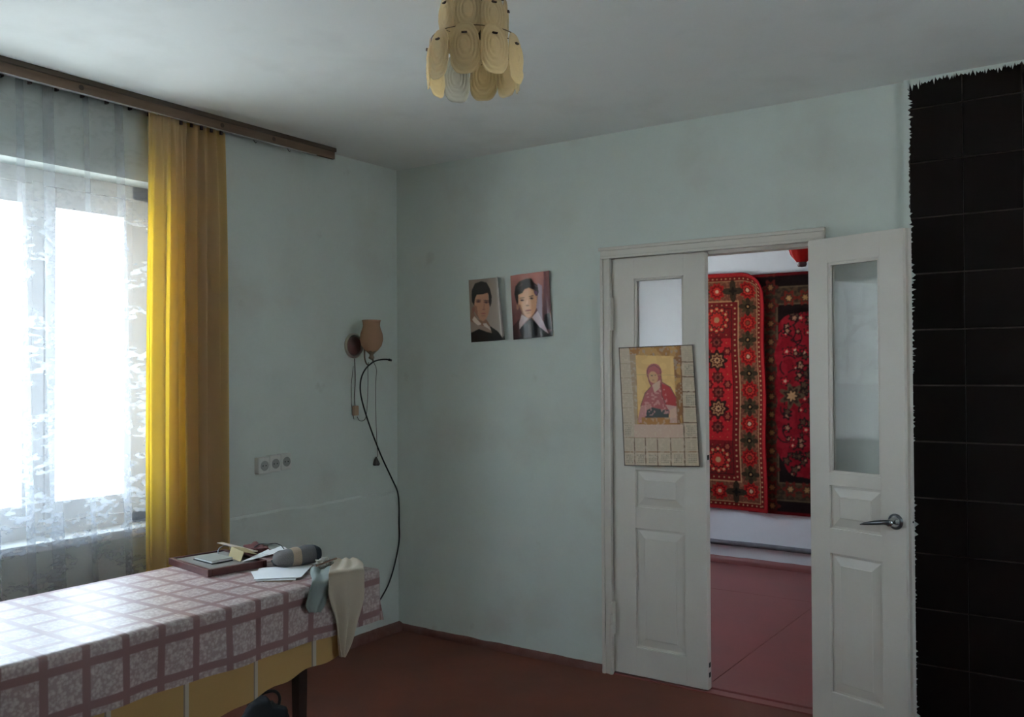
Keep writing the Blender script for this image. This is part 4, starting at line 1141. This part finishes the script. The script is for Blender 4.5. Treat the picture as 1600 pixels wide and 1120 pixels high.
# crumpled pale film bag between bundle and beige cloth
o = blob('p', None, (0.030, 0.026, 0.022), None, 21, 0.5, 2.4).build('crumpled_bag', mat('pale_film', (0.36, 0.34, 0.30), 0.35, 0.5), None, smooth=False)
q = px(507, 880, 2, ZT + .022); o.location = (q[0], q[1], ZT + 0.0015); o.rotation_euler = (0, 0, 1.1); tag(o, 'crumpled pale paper bag between the striped bundle and beige cloth', 'bag')
k0, k1 = px(494, 884, 2, ZT + .026), px(526, 872, 2, ZT + .037)
o = MB().tube([k0, k1], 0.0032, 6).build('thin_stick', mat('stick_brown', (0.16, 0.09, 0.06), 0.6), None, origin=tuple(k0)); tag(o, 'thin brown stick lying across the crumpled pale bag', 'stick')

# rags hanging over the front edge
XF = TX1 + 0.034
def fx_(x, y, dx=0.0): q = px(x, y, 0, XF + dx); return (q[0], q[1], q[2])
def tz_(x, y, z=0.012): q = px(x, y, 2, ZT + z); return (q[0], q[1], q[2])

Lf = [tz_(486, 890, .005), tz_(485, 897, .006), fx_(487, 908), fx_(480, 932), fx_(476, 946), fx_(482, 957)]
Rf = [tz_(521, 888, .005), tz_(521, 895, .006), fx_(519, 908), fx_(513, 930), fx_(508, 945), fx_(500, 956)]
P = ribbon(Lf, Rf, 26, 40, lambda U, V: np.stack([0.007 * np.sin(U * 11 + V * 2) * V, 0.0 * U, 0.004 * np.sin(U * 9) * (1 - V) + 0.006 * np.abs(np.sin(U * 5 + 1)) * (V < .2)], -1))
o = MB().grid(P).build('grey_rag', m_rag, None, smooth=True, origin=tuple(P[-1, 13]), solid=0.003); tag(o, 'grey-green rag hanging over the table edge', 'rag')
XF += 0.012
Lf = [tz_(525, 873, .014), tz_(522, 878, .016), tz_(516, 887, .018), fx_(514, 893, -.004), fx_(512, 903), fx_(513, 925), fx_(519, 950), fx_(526, 975), fx_(530, 1000), fx_(532, 1026)]
Rf = [tz_(552, 872, .014), tz_(560, 875, .014), tz_(567, 880, .014), fx_(568, 887, -.004), fx_(568, 896), fx_(566, 925), fx_(562, 952), fx_(556, 978), fx_(548, 1002), fx_(536, 1026)]
P = ribbon(Lf, Rf, 44, 90, lambda U, V: np.stack([(0.011 * np.sin(U * 13 + 0.5 + V * 2.5) + 0.010 * np.clip(0.25 - U, 0, 1) * 4 * np.sin(V * 7)) * np.clip(V * 4 - 1.4, 0, 1), 0.003 * np.sin(V * 19 + U * 3) * np.clip(V * 4 - 1.4, 0, 1), 0.003 * np.sin(U * 14 + V * 8) * (V < .3)], -1))
o = MB().grid(P).build('beige_cloth', m_beige, None, smooth=True, origin=tuple(P[-1, 20]), solid=0.003); tag(o, 'beige cloth hanging in a point over the table corner', 'cloth')

# dark bag on the floor under the table
bg = thing('cloth_bag', 'dark cloth bag lying on the floor under the table', 'bag', (0.772, -1.610, 0.0), 0.5)
blob('b', None, (0.085, 0.065, 0.145), None, 31, 0.3, 1.4).build('bag_body', mat('dark_bag_cloth', (0.022, 0.023, 0.026), 0.7), bg, smooth=True)
MB().tube(spline([(-0.04, 0, 0.20), (-0.03, 0, 0.245), (0.02, 0.02, 0.26), (0.05, 0.01, 0.24), (0.045, 0, 0.19)], 20), 0.006, 8).build('strap', m_black, bg, smooth=True)

# ------------------------------------------------------------------ second room: carpets
def flower(C, Xm, Zm, cx, cz, R, cols, npet=8, lobes=0.16):
    dx, dz = Xm - cx, Zm - cz
    r = np.hypot(dx, dz); a = np.arctan2(dz, dx)
    for (k, c) in cols:
        put(C, r < R * k * (1 + lobes * np.cos(npet * a)), c)


CREAM = (166, 128, 92); RED = (150, 34, 34); DRED = (96, 16, 18); BRN = (70, 40, 30); GRN = (48, 44, 30)
def rug_first():
    w, h = 0.670, 1.790
    nx, nz = 200, 520
    Xm, Zm = np.meshgrid(np.linspace(0, w, nx), np.linspace(0, h, nz))      # Zm up from the bottom
    C = np.zeros((nz, nx, 3)); C[:] = lin(RED)
    nse = vnoise((nz, nx), 3, 5)
    er = w - Xm; ez = np.minimum(Zm, h - Zm); el = Xm - 0.0
    d = np.minimum(np.minimum(er, ez), np.where(Xm < 0.10, el + 0.135, 9))
    # rings of the border
    put(C, d > 0.022, (104, 24, 22)); 
    s1 = (d > 0.024) & (d < 0.052); put(C, s1 & (np.mod(np.where(er < ez, Zm, Xm), 0.036) < 0.011) & (np.abs(d - .038) < .006), CREAM)
    put(C, (d > 0.052) & (d < 0.060), (150, 112, 78))
    mb = (d > 0.060) & (d < 0.205); put(C, mb, (104, 58, 42)); put(C, mb & (nse > .6), (128, 84, 58), .6)
    put(C, (d > 0.205) & (d < 0.214), (158, 118, 84))
    s2 = (d > 0.214) & (d < 0.262); put(C, s2, (104, 24, 24)); put(C, s2 & (np.mod(np.where(er < ez, Zm, Xm), 0.040) < 0.012) & (np.abs(d - .238) < .006), CREAM)
    put(C, (d > 0.262) & (d < 0.268), (66, 22, 20))
    put(C, d > 0.268, (106, 22, 24))
    cx = 0.285
    # red hexagon field
    hexm = (np.abs(Xm - cx) < 0.165) & (Zm > 0.52 - 0) & (Zm < 1.30) & (np.abs(Zm - 0.91) < 0.39 + 0.16 - np.abs(Xm - cx) * 0.9) & (d > 0.268)
    put(C, hexm, (160, 30, 34))
    xb = w - 0.132
    for i in range(8):
        zc = 0.145 + i * 0.2535
        if zc > h - 0.05: break
        white = (i % 2 == 0)
        flower(C, Xm, Zm, xb, zc, 0.064, [(1.0, (150, 28, 26)), (.78, (108, 16, 18)), (.55, (172, 44, 34)), (.34, (90, 16, 16)), (.22, (190, 150, 120) if white else (120, 60, 40))], 10, .12)
        z2 = zc + 0.1268
        if z2 < h - .05:
            dx, dz = Xm - xb, Zm - z2; a = np.arctan2(dz, dx); r = np.hypot(dx, dz)
            put(C, (r < 0.075 * (0.45 + 0.55 * np.abs(np.cos(2 * a + PI / 4 * 0)) ** 3)), (52, 40, 28)); put(C, (r < 0.068 * (0.35 + 0.6 * np.abs(np.sin(2 * a)) ** 4)), (66, 54, 34)); put(C, r < .022, (30, 22, 18)); put(C, r < .009, (150, 110, 70))
    for zc in (0.132, h - 0.132):
        for i, xx_ in enumerate((0.02, 0.155, 0.29, 0.42)):
            if i % 2 == 0: flower(C, Xm, Zm, xx_, zc, 0.062, [(1, (150, 28, 26)), (.75, (108, 16, 18)), (.5, (172, 44, 34)), (.22, (190, 150, 120))], 10, .12)
            else: flower(C, Xm, Zm, xx_, zc, 0.06, [(1, (52, 40, 28)), (.4, (30, 22, 18))], 4, .4)
    # column of medallions
    for zc, kind in ((0.37, 'big'), (1.44, 'big'), (0.76, 'star'), (1.13, 'star'), (0.62, 'br'), (0.885, 'br'), (1.0, 'br'), (1.27, 'br')):
        if kind == 'big':
            flower(C, Xm, Zm, cx, zc, 0.105, [(1.0, (64, 34, 28)), (.9, (150, 30, 28)), (.62, (74, 30, 26)), (.5, (168, 40, 34)), (.2, CREAM)], 12, .10)
            dx, dz = Xm - cx, Zm - zc; a = np.arctan2(dz, dx); r = np.hypot(dx, dz)
            put(C, (np.abs(r - .083) < .008) & (np.cos(12 * a) > .3), (186, 140, 96))
        elif kind == 'star':
            flower(C, Xm, Zm, cx, zc, 0.074, [(1.0, (50, 26, 22)), (.66, (150, 110, 74)), (.50, (74, 30, 24)), (.32, CREAM), (.14, (60, 30, 24))], 8, .16)
        else:
            flower(C, Xm, Zm, cx, zc, 0.046, [(1, (84, 22, 22)), (.6, (110, 50, 40)), (.3, (60, 24, 20))], 8, .12)
    for (xx_, zc) in ((0.36, .945), (0.21, .945), (.36, .70), (.21, .70), (.37, 1.2), (.2, 1.2), (.36, .47), (.2, .47)):
        flower(C, Xm, Zm, xx_, zc, 0.034, [(1, (88, 20, 22)), (.5, (140, 70, 52))], 6, .15)
    sm = (d > .27) & (np.mod(Xm, .06) < .008) & (np.mod(Zm, .06) < .008); put(C, sm, (170, 110, 70), .7)
    C *= (0.86 + 0.28 * nse)[..., None]
    return Xm, Zm, soft(C, 1), w, h


Xm, Zm, C, w, h = rug_first()
m_rug = mat_attr('carpet_pile', 0.95, 0.1, 0.5, 260)
# upper right corner droops in a rounded fold
topdrop = np.where(Xm > w - 0.19, 0.19 - np.sqrt(np.maximum(0.19 ** 2 - (Xm - (w - 0.19)) ** 2, 0)), 0.0)
topdrop = np.minimum(topdrop, 0.15)
kz = np.clip((Zm / h - 0.80) / 0.20, 0, 1)
Zr = Zm - topdrop * kz
Xr = Xm + 0.004 * np.sin(Zm * 9) - 0.02 * (Zm / h) * (Xm / w) + 0.012
Yr = 0.030 + 0.010 * np.sin(Xm * 9 + 1) * (0.4 + 0.6 * (1 - Zm / h)) + 0.006 * np.sin(Zm * 5) + 0.025 * np.clip((Xm - (w - .1)) / .1, 0, 1) ** 2
r1 = thing('wall_carpet', 'bright red carpet with rounded corner and flowered border on wall', 'carpet', (0.575, Y2, 0.425))
P = np.stack([Xr, -Yr, Zr - 0.01 * Xm], -1)
MB().grid(P).build('pile_face', m_rug, r1, smooth=True, col=C * 0.88, solid=0.010)
# thick red selvedge
edge = np.concatenate([P[::6, -1], P[-1, ::-6]], 0)
MB().tube(edge, 0.007, 6).build('edge_binding', mat('red_binding', (0.28, 0.012, 0.018), 0.9, 0.1), r1, smooth=True)
MB().tube(P[0, ::6], 0.006, 6).build('edge_binding', bpy.data.materials['red_binding'], r1, smooth=True)


def rug_second():
    w, h = 1.55, 1.785
    nx, nz = 330, 380
    Xm, Zm = np.meshgrid(np.linspace(0, w, nx), np.linspace(0, h, nz))
    C = np.zeros((nz, nx, 3)); C[:] = lin((30, 18, 18))
    nse = vnoise((nz, nx), 3, 9); ns2 = vnoise((nz, nx), 10, 10)
    d = np.minimum(np.minimum(Xm, w - Xm), np.minimum(Zm, h - Zm))
    put(C, d < 0.022, (96, 14, 20))
    mb = (d > 0.10) & (d < 0.235); put(C, mb, (58, 46, 38))
    put(C, mb & (nse > .58), (86, 66, 46), .7)
    put(C, (np.abs(d - .105) < .006) | (np.abs(d - .232) < .005), (104, 88, 66), .8)
    for i in range(14):
        zc = 0.06 + i * 0.135
        for xx_ in (0.185, w - .185):
            flower(C, Xm, Zm, xx_, zc, 0.05, [(1, (96, 34, 28)), (.6, (58, 40, 32)), (.35, (150, 106, 66))], 6, .25)
    for i in range(11):
        xx_ = 0.32 + i * 0.12
        for zc in (0.19, h - .19):
            flower(C, Xm, Zm, xx_, zc, 0.05, [(1, (110, 36, 28)), (.6, (66, 50, 38)), (.35, (170, 130, 84))], 6, .25)
    # field with scalloped outline
    fw_, fh = w / 2 - 0.215, h / 2 - 0.27
    ux = (Xm - w / 2) / fw_; uz = (Zm - h / 2) / fh
    inner = (np.abs(ux) ** 5 + np.abs(uz) ** 5) < 1 + 0.10 * np.sin(uz * 17) + .08 * np.sin(ux * 13)
    put(C, inner, (140, 26, 36)); put(C, inner & (ns2 > .55), (120, 12, 24), .7)
    g = np.random.default_rng(4)
    for i in range(430):
        xx_, zc = g.uniform(.28, w - .28), g.uniform(.28, h - .28)
        R_ = g.uniform(.014, .034); kind = g.integers(0, 3)
        cols = [[(1, (44, 22, 22)), (.5, (160, 120, 92))], [(1, (54, 30, 26)), (.7, (176, 24, 40)), (.3, (200, 170, 140))], [(1, (36, 26, 24)), (.55, (86, 64, 46))]][kind]
        Cc = C.copy(); flower(Cc, Xm, Zm, xx_, zc, R_, cols, 5, .3); C[inner] = Cc[inner]
    for i in range(130):
        xx_, zc = g.uniform(.28, w - .28), g.uniform(.28, h - .28); a0 = g.uniform(0, 6.3); R_ = g.uniform(.05, .08)
        dx, dz = Xm - xx_, Zm - zc; r = np.hypot(dx, dz); a = np.mod(np.arctan2(dz, dx) - a0, 2 * PI)
        put(C, inner & (np.abs(r - R_) < .005) & (a < 1.6), (42, 26, 26))
    flower(C, Xm, Zm, 0.335, h * .49, 0.075, [(1, (86, 70, 50)), (.7, (50, 36, 30)), (.4, (180, 140, 100))], 7, .3)
    C *= (0.85 + 0.3 * nse)[..., None]
    return Xm, Zm, soft(C, 1)


Xm, Zm, C = rug_second()
r2 = thing('wall_carpet', 'dark-bordered carpet with red floral field partly behind the red carpet', 'carpet', (1.10, Y2, 0.410))
P = np.stack([Xm, -(0.016 + 0.004 * np.sin(Xm * 7) + 0.003 * np.sin(Zm * 6)), Zm], -1)
MB().grid(P).build('pile_face', m_rug, r2, smooth=True, col=C * 0.85, solid=0.010)

# grey pipe along the foot of the far wall
p0, p1 = px(1116, 845, 1, Y2 - .015), px(1267, 862, 1, Y2 - .015)
zz_ = float(p0[2] + p1[2]) / 2
pts = [(x, Y2 - 0.017, zz_ + 0.004 * mnoise.noise((x * 3, 0, 0))) for x in np.linspace(0.05, XR2 - .02, 60)]
o = MB().tube(pts, 0.019, 10).build('heating_pipe', mat('pipe_grey', (0.17, 0.16, 0.175), 0.7, 0.3, var=(0.09, 0.085, 0.09), var_scale=14, var_amt=.8), None, smooth=True, origin=(1.2, Y2, zz_))
tag(o, 'dark grey pipe running low along the far wall', 'pipe')

# red hanging lamp of the second room
lp = px(1253, 417, 1, 1.45)
LX, LY, LZ = float(lp[0]), 1.45, float(lp[2])
la = thing('pendant_lamp', 'red glass pendant lamp with dark tip in the second room', 'lamp', (LX, LY, LZ))
m_redgl = mat_cloth('red_glass', (0.62, 0.035, 0.03), 0.55, rough=0.15, bump=0.0, transcol=(0.85, 0.10, 0.06))
MB().lathe([(0.010, 0.022), (0.030, 0.032), (0.062, 0.075), (0.078, 0.125), (0.080, 0.165), (0.070, 0.20)], (0, 0, 0), 48, ripple=0.05, nr=8).build('lamp_shade', m_redgl, la, smooth=True, solid=0.003)
MB().lathe([(0.0, -0.001), (0.022, 0.002), (0.028, 0.014), (0.026, 0.030), (0.036, 0.040), (0.020, 0.045)], (0, 0, 0), 24).build('lower_cap', mat('dark_red_cap', (0.06, 0.012, 0.012), 0.3, 0.5), la, smooth=True)
MB().lathe([(0.074, 0.196), (0.060, 0.215), (0.02, 0.225)], (0, 0, 0), 32).build('upper_cap', m_gold, la, smooth=True)
MB().tube([(0, 0, 0.2), (0, 0, H - LZ)], 0.005, 8).build('rod', m_gold, la)
MB().lathe([(0.005, H - LZ - 0.05), (0.04, H - LZ - 0.02), (0.045, H - LZ + 0.0005)], (0, 0, 0), 24).build('ceiling_cup', m_gold, la, smooth=True)
